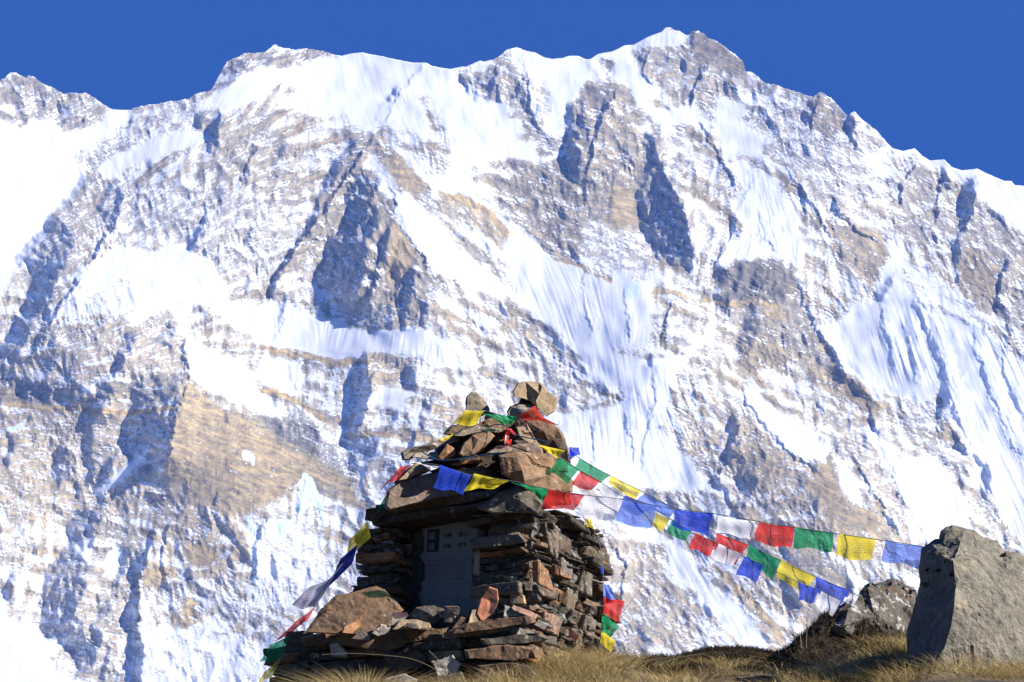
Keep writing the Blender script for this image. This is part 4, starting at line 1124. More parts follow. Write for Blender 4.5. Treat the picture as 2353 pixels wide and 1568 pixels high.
# plinth: low dry-stone wall in front of the block
bm, lay = new_bm()
pl = lambda t: (-1.46 + .12 * (1 - t), .06)
courses(bm, lay, M(0, -.36, 0), CU, -CW, pl, -.50, -.03, PAL_F, hs=(.04, .09), ls=(.12, .42), out=(-.02, .05), depth=.36)
courses(bm, lay, M(.05, -.36, 0), CW, CU, lambda t: (0, 1.36), -.42, -.06, PAL_R, hs=(.035, .08), ls=(.08, .24), out=(-.02, .03), depth=.2)
finish(bm, "plinth", mem, MASON)
bm = bmesh.new()
SLABS = [
 ([(690, 1466), (740, 1455), (800, 1450), (872, 1450), (876, 1476), (800, 1486), (700, 1488)], 11.5, 'umber'),
 ([(651, 1474), (661, 1453), (697, 1450), (740, 1462), (737, 1494), (660, 1498)], 11.72, 'umber'),
 ([(738, 1478), (760, 1462), (860, 1452), (980, 1446), (1030, 1442), (1022, 1462), (940, 1480), (886, 1501), (830, 1490)], 11.3, 'umber'),
 ([(1030, 1450), (1060, 1437), (1120, 1421), (1228, 1415), (1232, 1430), (1125, 1448), (1036, 1458)], 10.98, 'umber'),
 ([(1105, 1470), (1150, 1462), (1240, 1456), (1262, 1468), (1240, 1478), (1110, 1482)], 10.98, 'slate'),
 ([(1066, 1494), (1110, 1487), (1165, 1482), (1230, 1490), (1238, 1512), (1180, 1520), (1125, 1516), (1072, 1514)], 10.92, 'umber'),
 ([(757, 1478), (775, 1474), (800, 1500), (795, 1512), (765, 1508)], 11.3, 'pale'),
 ([(690, 1500), (735, 1497), (745, 1530), (720, 1545), (690, 1530), (672, 1512)], 11.6, 'dark'),
 ([(672, 1542), (740, 1535), (850, 1545), (870, 1580), (780, 1620), (690, 1620)], 11.35, 'dark'),
 ([(880, 1505), (960, 1490), (985, 1512), (970, 1540), (900, 1545)], 11.2, 'dark'),
 ([(990, 1520), (1040, 1505), (1060, 1525), (1052, 1550), (1005, 1556)], 10.95, 'pale'),
 ([(1000, 1556), (1060, 1545), (1075, 1580), (1010, 1600)], 10.85, 'slate'),
 ([(880, 1560), (930, 1550), (960, 1562), (950, 1590), (890, 1590)], 10.9, 'pale'),
 ([(1100, 1530), (1160, 1522), (1215, 1528), (1230, 1550), (1150, 1560), (1095, 1552)], 10.85, 'dark'),
]
for o, Y, mt in SLABS:
    bm = bmesh.new()
    chunk_bm(bm, o, Y, thick=.22, amp=.014)
    finish(bm, "plinth_stone", mem, MS[mt])

# the tablet
m = NT("dark_grey_tablet")
tc = m.n("ShaderNodeNewGeometry").outputs['Position']
c = m.mix(m.noise(30, 4, .6, tc), (.155, .138, .112), (.19, .17, .138))
m.bsdf(c, .5, m.noise(150, 3, .6, tc), .1, .004, spec=.4)
TAB = m.m


def simple_mat(name, col, rough=.8):
    m = NT(name)
    n = m.noise(90, 3, .6, m.n("ShaderNodeNewGeometry").outputs['Position'])
    m.bsdf(m.mix(n, tuple(x * .8 for x in col), tuple(x * 1.2 for x in col)), rough)
    return m.m


INK = simple_mat("engraved_dark", (.018, .02, .023))
CHALK = simple_mat("engraved_pale", (.22, .23, .24))
TU0, TW0 = -.70, .165                 # the tablet's plane in the niche


def on_tab(vx, vy, lift=0.):
    """point of the tablet's face that the photograph shows at vx, vy"""
    d = P(vx, vy, 1.0) - Vector((0, 0, CAMZ))
    o = Vector((0, 0, CAMZ))
    nrm = -CW
    pt = M(0, TW0 - lift, 0)
    k = (pt - o).dot(nrm) / d.dot(nrm)
    return o + d * k


TOUT = [(969, 1208), (1018, 1203), (1092, 1198), (1130, 1196), (1130, 1420), (965, 1420), (970, 1394), (967, 1384), (961, 1363), (969, 1358), (969, 1338), (976, 1334), (976, 1314), (976, 1296), (964, 1279), (973, 1266), (975, 1246), (973, 1228)]
bm = bmesh.new()
fv = [bm.verts.new(on_tab(x, y)) for x, y in TOUT]
bv = [bm.verts.new(on_tab(x, y) + CW * .03) for x, y in TOUT]
bm.faces.new(fv)
n = len(fv)
for i in range(n):
    bm.faces.new([fv[i], fv[(i + 1) % n], bv[(i + 1) % n], bv[i]])
bmesh.ops.recalc_face_normals(bm, faces=bm.faces)
tablet = finish(bm, "tablet", mem, TAB)


def text_part(txt, vx, vy, size_v, mat, name, lift=.004, spacing=1.0, sx=1.0):
    """real lettering laid on the tablet; vx, vy = lower left of the first character"""
    cu = bpy.data.curves.new(name, 'FONT')
    cu.body = txt
    cu.size = size_v * 11.5 / FV
    cu.space_character = spacing
    cu.space_line = 1.0
    cu.extrude = .0008
    to = bpy.data.objects.new("t", cu)
    C.objects.link(to)
    bpy.context.view_layer.update()
    me = bpy.data.meshes.new_from_object(to)
    bpy.data.objects.remove(to)
    bpy.data.curves.remove(cu)
    me.name = name
    o0 = on_tab(vx, vy, lift)
    R = Matrix((CU, Vector((0, 0, 1)), -CW)).transposed().to_4x4()
    me.transform(Matrix.Translation(o0) @ R @ Matrix.Diagonal((sx, 1, 1, 1)))
    me.materials.clear()
    ob = link(name, me, mats=[mat])
    ob.parent = tablet
    ob.matrix_parent_inverse = Matrix.Translation(mem.location).inverted() if False else tablet.matrix_world.inverted() if False else Matrix.Identity(4)
    return ob


def slab_on_tab(name, pts, lift, mat):
    bm = bmesh.new()
    f = [bm.verts.new(on_tab(x, y, lift)) for x, y in pts]
    b = [bm.verts.new(on_tab(x, y, lift) + CW * (lift + .001)) for x, y in pts]
    bm.faces.new(f)
    for i in range(len(f)):
        bm.faces.new([f[i], f[(i + 1) % len(f)], b[(i + 1) % len(f)], b[i]])
    bmesh.ops.recalc_face_normals(bm, faces=bm.faces)
    me = bpy.data.meshes.new(name); bm.to_mesh(me); bm.free()
    o = link(name, me, mats=[mat]); o.parent = tablet
    return o


slab_on_tab("seal", [(983, 1218), (1009, 1215), (1010, 1219), (1007, 1265), (1005, 1268), (982, 1269), (980, 1265)], .003, INK)
text_part("鎮", 984, 1240, 20, CHALK, "inscription", .006)
text_part("魂", 983, 1264, 20, CHALK, "inscription", .006)
text_part("小林", 1017, 1236, 13, INK, "inscription")
text_part("俊之", 1054, 1233, 13, INK, "inscription")
text_part("若語", 1018, 1260, 11, INK, "inscription")
text_part("安平", 1052, 1257, 12, INK, "inscription")
# the rows below are too worn to read: short engraved strokes
rt = random.Random(8)
for row, (y, x0, x1) in enumerate([(1289, 978, 1090), (1298, 978, 1088), (1306, 978, 1088), (1314, 980, 1088), (1322, 978, 1070), (1333, 980, 1080), (1343, 984, 1088), (1372, 984, 1085), (1381, 984, 1085), (1392, 990, 1088)]):
    bm = bmesh.new()
    x = x0
    while x < x1:
        if rt.random() < (.85 if row < 7 else .45):
            for k in range(rt.randint(2, 4)):
                xx = x + rt.uniform(0, 4); yy = y - .13 * (x - 978) * .35 + rt.uniform(-3, 2.5)
                w, h = (rt.uniform(1.6, 4), .55) if rt.random() < .5 else (.6, rt.uniform(1.6, 4.2))
                f = [bm.verts.new(on_tab(xx + a * w, yy + b * h, .003)) for a, b in ((0, 0), (1, 0), (1, 1), (0, 1))]
                bm.faces.new(f)
        x += rt.uniform(4.6, 6.4)
    me = bpy.data.meshes.new("inscription_line"); bm.to_mesh(me); bm.free()
    o = link("inscription_line", me, mats=[INK]); o.parent = tablet
# ------------------------------------------------------------------ loose stones piled on the roof
GC = "stones piled on the memorial"
def cs(lab, o, Y, mt, tilt=(0, 0), **k):
    return stone(lab, o, Y, mt, group=GC, tilt=(tilt[0] + .12, tilt[1] + .06), **k)



cs("big two-toned grey block jutting out at the very top of the pile", [(1178, 899), (1190, 880), (1207, 876), (1238, 878), (1253, 887), (1258, 900), (1282, 916), (1274, 946), (1256, 957), (1236, 938), (1222, 929), (1217, 922), (1195, 914), (1181, 912)], 11.72, 'tan',
   thick=.2, inner=[(1246, 888, -.055), (1240, 905, -.06), (1232, 921, -.055)], tilt=(.38, .12), amp=.007, inset=.04, cellw=.1)
cs("squat grey stone under the jutting top block", [(1163, 947), (1172, 933), (1191, 927), (1212, 928), (1234, 939), (1247, 955), (1234, 972), (1194, 972), (1169, 964)], 11.7, 'grey', thick=.2, inner=[(1205, 942, -.04)])
cs("upright rounded stone standing alone at the top left of the pile", [(1069, 944), (1073, 912), (1083, 901), (1097, 905), (1116, 923), (1125, 939), (1125, 955), (1100, 954), (1073, 952)], 11.75, 'grey', thick=.14, inner=[(1106, 927, -.015)], tilt=(.22, .1), amp=.012)
cs("big dark brown rock below the red flag at the right of the pile", [(1180, 972), (1200, 960), (1261, 966), (1285, 985), (1298, 1009), (1306, 1033), (1270, 1030), (1235, 1024), (1200, 1005)], 11.6, 'umber', thick=.35, inner=[(1250, 992, -.03)], tilt=(-.1, -.1))
cs("dark rounded rock on the right shoulder of the pile under the yellow flag", [(1245, 1018), (1270, 1008), (1293, 1009), (1306, 1033), (1311, 1064), (1280, 1062), (1250, 1045)], 11.55, 'dark', thick=.3, inner=[(1285, 1030, -.03)], tilt=(-.2, 0))
cs("narrow brown slab leaning upright against the dark right-hand rock", [(1186, 982), (1210, 973), (1223, 993), (1241, 1022), (1246, 1034), (1222, 1024), (1193, 1004)], 11.42, 'tan', thick=.07, tilt=(.5, .1), amp=.008)
cs("thin flat slab lying level across the big cracked block", [(1118, 1042), (1140, 1026), (1186, 1022), (1231, 1016), (1246, 1031), (1249, 1045), (1207, 1038), (1153, 1040)], 11.32, 'mauve', thick=.25, tilt=(.1, .5), inner=[(1210, 1028, -.01)], amp=.009)
cs("large rusty brown boulder in the middle of the pile", [(1054, 1044), (1062, 1025), (1084, 1001), (1127, 990), (1140, 1002), (1124, 1018), (1099, 1039), (1082, 1050), (1062, 1050)], 11.32, 'brown', thick=.2, inner=[(1100, 1010, -.04), (1086, 1036, -.02)], tilt=(.35, .2))
cs("small orange brown stone between the long slab and the rusty boulder", [(1007, 1045), (1027, 1021), (1044, 1033), (1047, 1045), (1019, 1061), (1009, 1055)], 11.34, 'orange', thick=.12, inner=[(1028, 1040, -.02)], tilt=(.2, .1))
cs("long weathered slab slanting up from the left end of the pile", [(921, 1040), (944, 1029), (1008, 1013), (1054, 1001), (1052, 1013), (992, 1035), (938, 1058), (925, 1057)], 11.5, 'grey', thick=.22, tilt=(.1, .4), inner=[(985, 1024, -.02)], amp=.01)
cs("upper thin slab resting behind the rusty boulder", [(1041, 1002), (1062, 987), (1094, 978), (1148, 986), (1149, 995), (1113, 991), (1089, 995), (1062, 1003)], 11.45, 'grey', thick=.22, tilt=(.1, .5), amp=.008)
cs("brown slab under the yellow flag near the top of the pile", [(1020, 997), (1035, 979), (1083, 975), (1116, 965), (1134, 958), (1163, 982), (1140, 988), (1094, 982), (1041, 1003)], 11.6, 'umber', thick=.3, tilt=(.2, .2), inner=[(1120, 975, -.03)])
cs("whitish flat stone under the left end of the long slab", [(945, 1050), (955, 1041), (1006, 1038), (1010, 1058), (971, 1054)], 11.45, 'pale', thick=.2, tilt=(.1, .4), amp=.008)
cs("angular grey stone below the white flag at the left of the pile", [(914, 1105), (936, 1084), (955, 1062), (976, 1065), (990, 1081), (966, 1091), (940, 1100)], 11.42, 'tan', thick=.18, inner=[(962, 1080, -.04)], tilt=(.5, .1))
cs("wide mauve slab resting on the roof behind the blue flag", [(882, 1166), (890, 1128), (917, 1105), (992, 1087), (1008, 1083), (1080, 1092), (1068, 1136), (992, 1148), (938, 1162), (893, 1174)], 11.4, 'mauve', thick=.35, tilt=(.1, .35), inner=[(1000, 1110, -.01)], amp=.01)
cs("mottled grey brown stone between the blue flag and the big cracked block", [(1050, 1080), (1108, 1068), (1129, 1081), (1140, 1104), (1100, 1106), (1060, 1100)], 11.42, 'mauve', thick=.2, inner=[(1105, 1085, -.03)], tilt=(.3, .2))
cs("biggest cracked brown block on the right front of the pile", [(1145, 1046), (1186, 1036), (1234, 1040), (1274, 1053), (1268, 1079), (1261, 1094), (1288, 1110), (1290, 1130), (1207, 1128), (1186, 1108), (1153, 1089)], 11.28, 'brown', thick=.45, inner=[(1188, 1052, -.05), (1200, 1080, -.06), (1205, 1105, -.05), (1240, 1060, -.0)], tilt=(.45, .1), amp=.014)
cs("brown block at the right foot of the pile behind the green flag", [(1255, 1094), (1282, 1078), (1317, 1106), (1318, 1132), (1270, 1136)], 11.5, 'brown', thick=.3, tilt=(.5, .1), inner=[(1290, 1105, -.03)])
cs("thin rusty flake poking out behind the blue flag", [(1034, 1068), (1060, 1060), (1108, 1057), (1112, 1063), (1050, 1070)], 11.5, 'orange', thick=.15, amp=.006)
cs("small dark stone behind the red flag at the left edge of the pile", [(905, 1112), (920, 1090), (940, 1075), (958, 1090), (935, 1108)], 11.52, 'dark', thick=.2)
cs("small grey chip wedged beside the narrow leaning slab", [(1180, 1014), (1192, 1004), (1206, 1004), (1212, 1018), (1190, 1022)], 11.4, 'slate', thick=.1, amp=.006)
cs("brown stone peeking out behind the upper thin slab", [(1112, 968), (1136, 957), (1158, 968), (1172, 990), (1150, 996), (1120, 990)], 11.62, 'brown', thick=.18, tilt=(.2, .1))
cs("grey stone half hidden at the right end of the level slab", [(1228, 1046), (1262, 1036), (1302, 1062), (1305, 1085), (1270, 1084), (1240, 1066)], 11.5, 'grey', thick=.25, tilt=(.3, .1))
cs("dark stone holding up the rounded stone at the top left", [(1046, 985), (1066, 946), (1100, 944), (1132, 948), (1152, 966), (1140, 988)], 11.72, 'umber', thick=.25)
cs("small filler stone, dark as the shaded underside, between the jutting top block and the squat grey stone", [(1192, 934), (1198, 908), (1222, 914), (1242, 934), (1240, 946), (1210, 944)], 11.8, 'dark', thick=.15)  # added filler, coloured dark for the top block's shaded underside
# added filler stones, coloured dark to paint shade into the pile's gaps
cs("shade-dark filler stone in the hollow under the rusty boulder", [(960, 1066), (1050, 1048), (1150, 1040), (1160, 1085), (1100, 1100), (1000, 1090)], 11.62, 'dark', thick=.35)
cs("shade-dark filler stone in the hollow beneath the jutting block", [(1120, 985), (1190, 962), (1240, 975), (1250, 1030), (1190, 1036), (1130, 1012)], 11.68, 'dark', thick=.3)
cs("long shade-dark filler stone at the back of the pile above the roof slab", [(880, 1150), (930, 1100), (1060, 1080), (1200, 1080), (1310, 1100), (1312, 1160), (1100, 1166)], 11.75, 'dark', thick=.4)
cs("shade-dark filler stone at the back between the long slab and the dark right-hand rock", [(1000, 1030), (1060, 985), (1160, 965), (1290, 1000), (1305, 1070), (1250, 1100), (1010, 1080)], 11.85, 'dark', thick=.35)

# ------------------------------------------------------------------ loose stones on the ledge
GL = "stones set on the memorial ledge"
ls = lambda lab, o, Y, mt, **k: stone(lab, o, Y, mt, group=GL, **k)
ls("large rust brown slab leaning against the left pillar", [(696, 1456), (735, 1405), (772, 1369), (864, 1348), (884, 1355), (928, 1402), (902, 1426), (897, 1445), (856, 1462), (791, 1460)], 11.3, 'umber', thick=.09, tilt=(.05, .55), inner=[(840, 1372, -.01), (800, 1420, -.012)], amp=.012, L=.03)
ls("pale orange shard propped on the big brown slab", [(786, 1455), (791, 1441), (816, 1428), (832, 1416), (828, 1440), (809, 1457)], 11.2, 'orange', thick=.03, amp=.004, L=.02, tilt=(.7, .3))
ls("small grey stone in front of the orange shard", [(806, 1468), (831, 1449), (852, 1462), (850, 1472)], 11.12, 'grey', thick=.08, amp=.006)
ls("smooth pale green grey pebble beside the big brown slab", [(897, 1440), (900, 1410), (915, 1406), (935, 1406), (940, 1416), (916, 1434)], 11.14, 'green', thick=.09, amp=.005, tilt=(.2, .2))
ls("dark rounded stone standing under the tablet", [(936, 1414), (955, 1395), (975, 1392), (998, 1391), (1021, 1401), (1012, 1430), (977, 1437), (948, 1432)], 11.22, 'slate', thick=.14, inner=[(985, 1408, -.04)], tilt=(-.2, .2))
ls("flat tan stone lying in front of the dark rounded stone", [(899, 1448), (919, 1424), (955, 1423), (988, 1431), (992, 1444)], 11.1, 'tan', thick=.12, tilt=(.1, .6), amp=.008)
ls("small white stone near the middle of the ledge", [(852, 1455), (875, 1435), (899, 1439), (895, 1455), (867, 1464)], 11.1, 'white', thick=.08, amp=.009)
ls("brown angular stone below the middle of the tablet", [(1020, 1430), (1023, 1395), (1052, 1394), (1071, 1417), (1049, 1436)], 11.12, 'mauve', thick=.1, inner=[(1044, 1410, -.03)], tilt=(.2, .2))
ls("small rusty pebble between the brown angular stone and the tan block", [(1038, 1444), (1058, 1418), (1072, 1418), (1072, 1440), (1060, 1446)], 11.05, 'brown', thick=.06, amp=.006)
ls("small upright tan block beside the red stone", [(1074, 1437), (1084, 1402), (1099, 1399), (1106, 1434)], 11.05, 'tan', thick=.06, amp=.005, tilt=(.5, .2), L=.02)
ls("tall red stone standing on end against the right pillar", [(1094, 1412), (1104, 1373), (1124, 1348), (1143, 1354), (1147, 1377), (1136, 1412), (1125, 1432), (1104, 1428)], 11.08, 'red', thick=.07, amp=.007, tilt=(.45, .15), inner=[(1126, 1385, -.012)])
ls("greenish grey wedge at the foot of the right pillar", [(1155, 1418), (1159, 1391), (1197, 1401), (1214, 1418)], 11.02, 'green', thick=.1, amp=.007, tilt=(.4, .2))
ls("thin pinkish slab leaning on the greenish wedge", [(1172, 1396), (1178, 1389), (1236, 1412), (1232, 1422), (1180, 1404)], 11.0, 'pink', thick=.1, amp=.007, tilt=(.3, .5))
ls("dark lump between the tall red stone and the right pillar", [(1118, 1430), (1135, 1410), (1156, 1404), (1162, 1424), (1140, 1436)], 11.12, 'slate', thick=.1, amp=.008)
ls("low grey stone at the left foot of the dark rounded stone", [(925, 1442), (935, 1430), (960, 1432), (965, 1446)], 11.04, 'grey', thick=.06, amp=.007)
ls("grey flake at the right end of the ledge", [(1226, 1436), (1236, 1424), (1262, 1436), (1250, 1448)], 10.98, 'pale', thick=.08, amp=.006)
# ------------------------------------------------------------------ the two boulders
BIGM = stone_mat("lichened_gneiss", (.125, .115, .092), (.19, .168, .125), .15, (.21, .206, .168), scale=9.0, bump=1.2, rust=.15)
B2M = stone_mat("mossy_gneiss", (.06, .052, .042), (.115, .10, .08), .2, (.40, .39, .36), scale=7.0, bump=1.0, rust=.3)
stone("tall lichen-covered boulder standing at the right edge with a dark split left face",
      [(2082, 1560), (2089, 1505), (2093, 1427), (2110, 1359), (2117, 1311), (2130, 1267), (2144, 1253), (2168, 1247), (2173, 1228), (2190, 1218), (2215, 1219), (2239, 1221), (2264, 1237), (2292, 1245), (2307, 1264), (2330, 1270), (2353, 1283), (2440, 1320), (2500, 1420), (2520, 1640), (2300, 1680), (2090, 1660)], 10.3, BIGM, cat='boulder', name='boulder',
      thick=.5, bev=.02, inset=.02, amp=.024, L=.026, tilt=(.15, .12), cellw=.14, big=.055, steps=.004,
      inner=[(2171, 1277, -.20), (2190, 1287, -.28), (2195, 1338, -.32), (2194, 1393, -.34), (2187, 1444, -.34), (2170, 1495, -.34), (2146, 1536, -.34), (2118, 1580, -.3),
             (2250, 1275, -.18), (2300, 1330, -.2), (2300, 1420, -.26), (2260, 1480, -.30), (2350, 1480, -.2), (2230, 1560, -.3), (2330, 1560, -.26), (2240, 1240, -.04)])
stone("low boulder blotched with white lichen beside the tall boulder",
      [(1890, 1424), (1919, 1403), (1974, 1365), (1997, 1345), (2032, 1342), (2049, 1334), (2076, 1341), (2106, 1356), (2130, 1420), (2120, 1500), (2000, 1510), (1930, 1490), (1880, 1460)], 12.0, B2M, cat='boulder', name='boulder',
      thick=.7, bev=.05, inset=.05, amp=.03, L=.026, cellw=.2, big=.03, steps=.012, tilt=(.45, .35), inner=[(1995, 1356, -.06), (1950, 1400, -.16), (1935, 1440, -.2), (2010, 1415, -.16), (2060, 1440, -.1), (2040, 1370, -.08)])
# ------------------------------------------------------------------ peat hag under the low boulder
m = NT("crumbling_peat")
tc = m.n("ShaderNodeNewGeometry").outputs['Position']
a = m.noise(9, 5, .7, tc); b = m.noise(60, 4, .7, tc)
c = m.mix(m.ramp(a, [(.4, (0, 0, 0)), (.65, (1, 1, 1))]), (.022, .016, .012), (.06, .042, .028))
m.bsdf(c, .95, b, 1.0, .03, spec=.1)
PEAT = m.m
bm = bmesh.new()
chunk_bm(bm, [(1800, 1510), (1836, 1476), (1870, 1450), (1893, 1424), (1922, 1408), (1950, 1420), (1985, 1446), (2020, 1456), (2090, 1462), (2110, 1500), (2090, 1530), (1950, 1535), (1840, 1530)], 11.75, thick=.8, amp=.04, L=.03, bev=.08, tilt=(.3, .6), cellw=.12)
me = bpy.data.meshes.new("peat_bank"); bm.to_mesh(me); bm.free()
PEATO = tag(link("peat_bank", me, mats=[PEAT]), kind='structure')
# ------------------------------------------------------------------ prayer flags
def cloth_mat(name, col, dark, clear=None):
    m = NT(name)
    uv = m.n("ShaderNodeUVMap").outputs[0]
    sp = m.n("ShaderNodeSeparateXYZ"); m.l(uv, sp.inputs[0])
    # rows of block-printed script
    row = m.math('GREATER_THAN', m.math('SINE', m.math('MULTIPLY', sp.outputs[1], 62.0)), .0)
    mp = m.n("ShaderNodeMapping"); mp.inputs['Scale'].default_value = (46, 11, 1); m.l(uv, mp.inputs[0])
    glyph = m.math('GREATER_THAN', m.noise(1.0, 2, .6, mp.outputs[0]), .5)
    u0 = m.math('MULTIPLY', m.math('GREATER_THAN', sp.outputs[0], .1), m.math('LESS_THAN', sp.outputs[0], .9))
    v0 = m.math('MULTIPLY', m.math('GREATER_THAN', sp.outputs[1], .08), m.math('LESS_THAN', sp.outputs[1], .84))
    pr = m.math('MULTIPLY', m.math('MULTIPLY', row, glyph), m.math('MULTIPLY', u0, v0))
    mp2 = m.n("ShaderNodeMapping"); mp2.inputs['Scale'].default_value = (3, 5, 1); m.l(uv, mp2.inputs[0])
    fade = m.noise(1.0, 4, .6, mp2.outputs[0])
    c = m.mix(m.ramp(fade, [(.3, (0, 0, 0)), (.7, (1, 1, 1))]), col, tuple(min(1, x * 1.25 + .02) for x in col))
    c = m.mix(m.math('MULTIPLY', pr, .62), c, dark)
    hem = m.math('GREATER_THAN', sp.outputs[1], .93)
    d = m.n("ShaderNodeBsdfDiffuse"); m.l(c, d.inputs[0])
    t = m.n("ShaderNodeBsdfTranslucent"); m.l(c, t.inputs[0])
    mx = m.n("ShaderNodeMixShader", i_0=.42); m.l(d.outputs[0], mx.inputs[1]); m.l(t.outputs[0], mx.inputs[2])
    tr = m.n("ShaderNodeBsdfTransparent", i_0=(*[min(1, .35 + .65 * x / max(col)) for x in col], 1))
    mx2 = m.n("ShaderNodeMixShader")
    m.l(m.math('SUBTRACT', m.math('ADD', clear if clear is not None else (.17 if max(col) < .9 else .1), m.math('MULTIPLY', fade, .2)), m.math('MULTIPLY', hem, .25), True), mx2.inputs[0])
    m.l(mx.outputs[0], mx2.inputs[1]); m.l(tr.outputs[0], mx2.inputs[2])
    m.l(mx2.outputs[0], m.out.inputs[0])
    return m.m


CL = {
 'blue': cloth_mat("blue_cotton", (.025, .07, .58), (.01, .015, .1)), 'white': cloth_mat("white_cotton", (.92, .91, .95), (.2, .2, .26)),
 'red': cloth_mat("red_cotton", (.68, .04, .03), (.15, .01, .01)), 'green': cloth_mat("green_cotton", (.012, .26, .10), (.0, .05, .02)),
 'yellow': cloth_mat("yellow_cotton", (.85, .66, .04), (.25, .18, .01)),
 'shaded_blue': cloth_mat("shaded_blue_cotton", (.014, .035, .26), (.005, .01, .06), -.08), 'grey': cloth_mat("shaded_white_cotton", (.36, .35, .43), (.12, .12, .16), -.06),  # blue and white cotton again, with shade painted into the colour
 'sky': cloth_mat("pale_blue_cotton", (.16, .26, .74), (.05, .08, .25)),
}
m = NT("flag_cord"); m.bsdf((.12, .13, .14), .9); CORD = m.m
m = NT("blue_cord"); m.bsdf((.01, .06, .14), .8); BCORD = m.m


def tube_bm(bm, pts, r, n=5):
    rings = []
    for i, p in enumerate(pts):
        a = pts[max(0, i - 1)]; b = pts[min(len(pts) - 1, i + 1)]
        t = (b - a).normalized()
        s = t.cross(Vector((0, .3, 1))).normalized(); u = s.cross(t)
        rings.append([bm.verts.new(p + (s * math.cos(k * 2 * math.pi / n) + u * math.sin(k * 2 * math.pi / n)) * r) for k in range(n)])
    for r0, r1 in zip(rings[:-1], rings[1:]):
        for k in range(n):
            bm.faces.new([r0[k], r0[(k + 1) % n], r1[(k + 1) % n], r1[k]])
    bm.faces.new(rings[0]); bm.faces.new(rings[-1][::-1])


def smooth_path(pts, k=6):
    out = []
    n = len(pts)
    for i in range(n - 1):
        p0 = pts[max(0, i - 1)]; p1 = pts[i]; p2 = pts[i + 1]; p3 = pts[min(n - 1, i + 2)]
        for j in range(k):
            t = j / k
            out.append(.5 * ((2 * p1) + (p2 - p0) * t + (2 * p0 - 5 * p1 + 4 * p2 - p3) * t * t + (3 * p1 - p0 - 3 * p2 + p3) * t ** 3))
    out.append(pts[-1])
    return out


rf = random.Random(3)


def flag_mesh(c, Y, wave=.006, curl=0., dY=(-.015, .03, .035, -.02), nx=18, ny=13):
    """c: TL, TR, BR, BL as the photograph shows them; the cloth ripples towards and away from the path"""
    ph = rf.uniform(0, 6.28); ph2 = rf.uniform(0, 6.28); k1 = rf.uniform(4, 8); k2 = rf.uniform(1.5, 4)
    sag = rf.uniform(.01, .05)
    bm = bmesh.new(); uvl = bm.loops.layers.uv.new("UVMap")
    vs = []; uvs = []
    for j in range(ny + 1):
        v = j / ny
        for i in range(nx + 1):
            u = i / nx
            w = [(1 - u) * (1 - v), u * (1 - v), u * v, (1 - u) * v]
            x = sum(a * p[0] for a, p in zip(w, c)); y = sum(a * p[1] for a, p in zip(w, c))
            hgt = abs(c[3][1] - c[0][1]) + abs(c[2][1] - c[1][1])
            y += sag * .5 * hgt * math.sin(math.pi * u) * (1 - 1.2 * v) + .035 * hgt * v * math.sin(k1 * u + ph)
            x += .03 * abs(c[1][0] - c[0][0]) * math.sin(math.pi * v) * math.sin(3 * v + ph2) * (1 if u > .5 else -1) * abs(2 * u - 1)
            d = sum(a * q for a, q in zip(w, dY))
            d += wave * (.35 + .65 * v) * (math.sin(k1 * u + 2.2 * v + ph) + .55 * math.sin(2.3 * k1 * u - k2 * v + ph2)) + .6 * wave * math.sin(k2 * 2.2 * v + ph2 + u) + curl * v * v
            vs.append(bm.verts.new(P(x, y, Y + d))); uvs.append((u, 1 - v))
    for j in range(ny):
        for i in range(nx):
            q = [j * (nx + 1) + i, j * (nx + 1) + i + 1, (j + 1) * (nx + 1) + i + 1, (j + 1) * (nx + 1) + i]
            f = bm.faces.new([vs[k] for k in q]); f.smooth = True
            for l, k in zip(f.loops, q): l[uvl].uv = uvs[k]
    me = bpy.data.meshes.new("flag"); bm.to_mesh(me); bm.free()
    return me


def flag_string(label, cord, flags, cat='prayer flags', group="strings of prayer flags", cr=.0022, cordmat=None):
    """cord: (vx, vy, Y) points; flags: (colour, corners, Y, options)"""
    pts = [P(*c) for c in cord]
    e = empty("prayer_flag_string", pts[0])
    tag(e, label, cat, group)
    bm = bmesh.new(); tube_bm(bm, smooth_path(pts), cr)
    me = bpy.data.meshes.new("cord"); bm.to_mesh(me); bm.free()
    keep_world(link("cord", me, mats=[cordmat or CORD]), e)
    for f in flags:
        col, cr4, Y = f[:3]
        o = link("flag", flag_mesh(cr4, Y, **(f[3] if len(f) > 3 else {})), mats=[CL[col]])
        keep_world(o, e)
        o['label'] = {'sky': 'pale blue', 'shaded_blue': 'shade-toned blue', 'grey': 'shade-toned white'}.get(col, col) + " flag"
    return e


Z3 = lambda *p: [(x * .2441 + 1148.9, y * .2441 + 1005.3) for x, y in p]
Z4 = lambda *p: [(x * .3408 + 1551, y * .3408 + 1120.2) for x, y in p]
Z1 = lambda *p: [(x * .2686 + 804.2, y * .2686 + 850.2) for x, y in p]
S8 = lambda *p: [(x * .25 + 1378.7, y * .25 + 1148.9) for x, y in p]

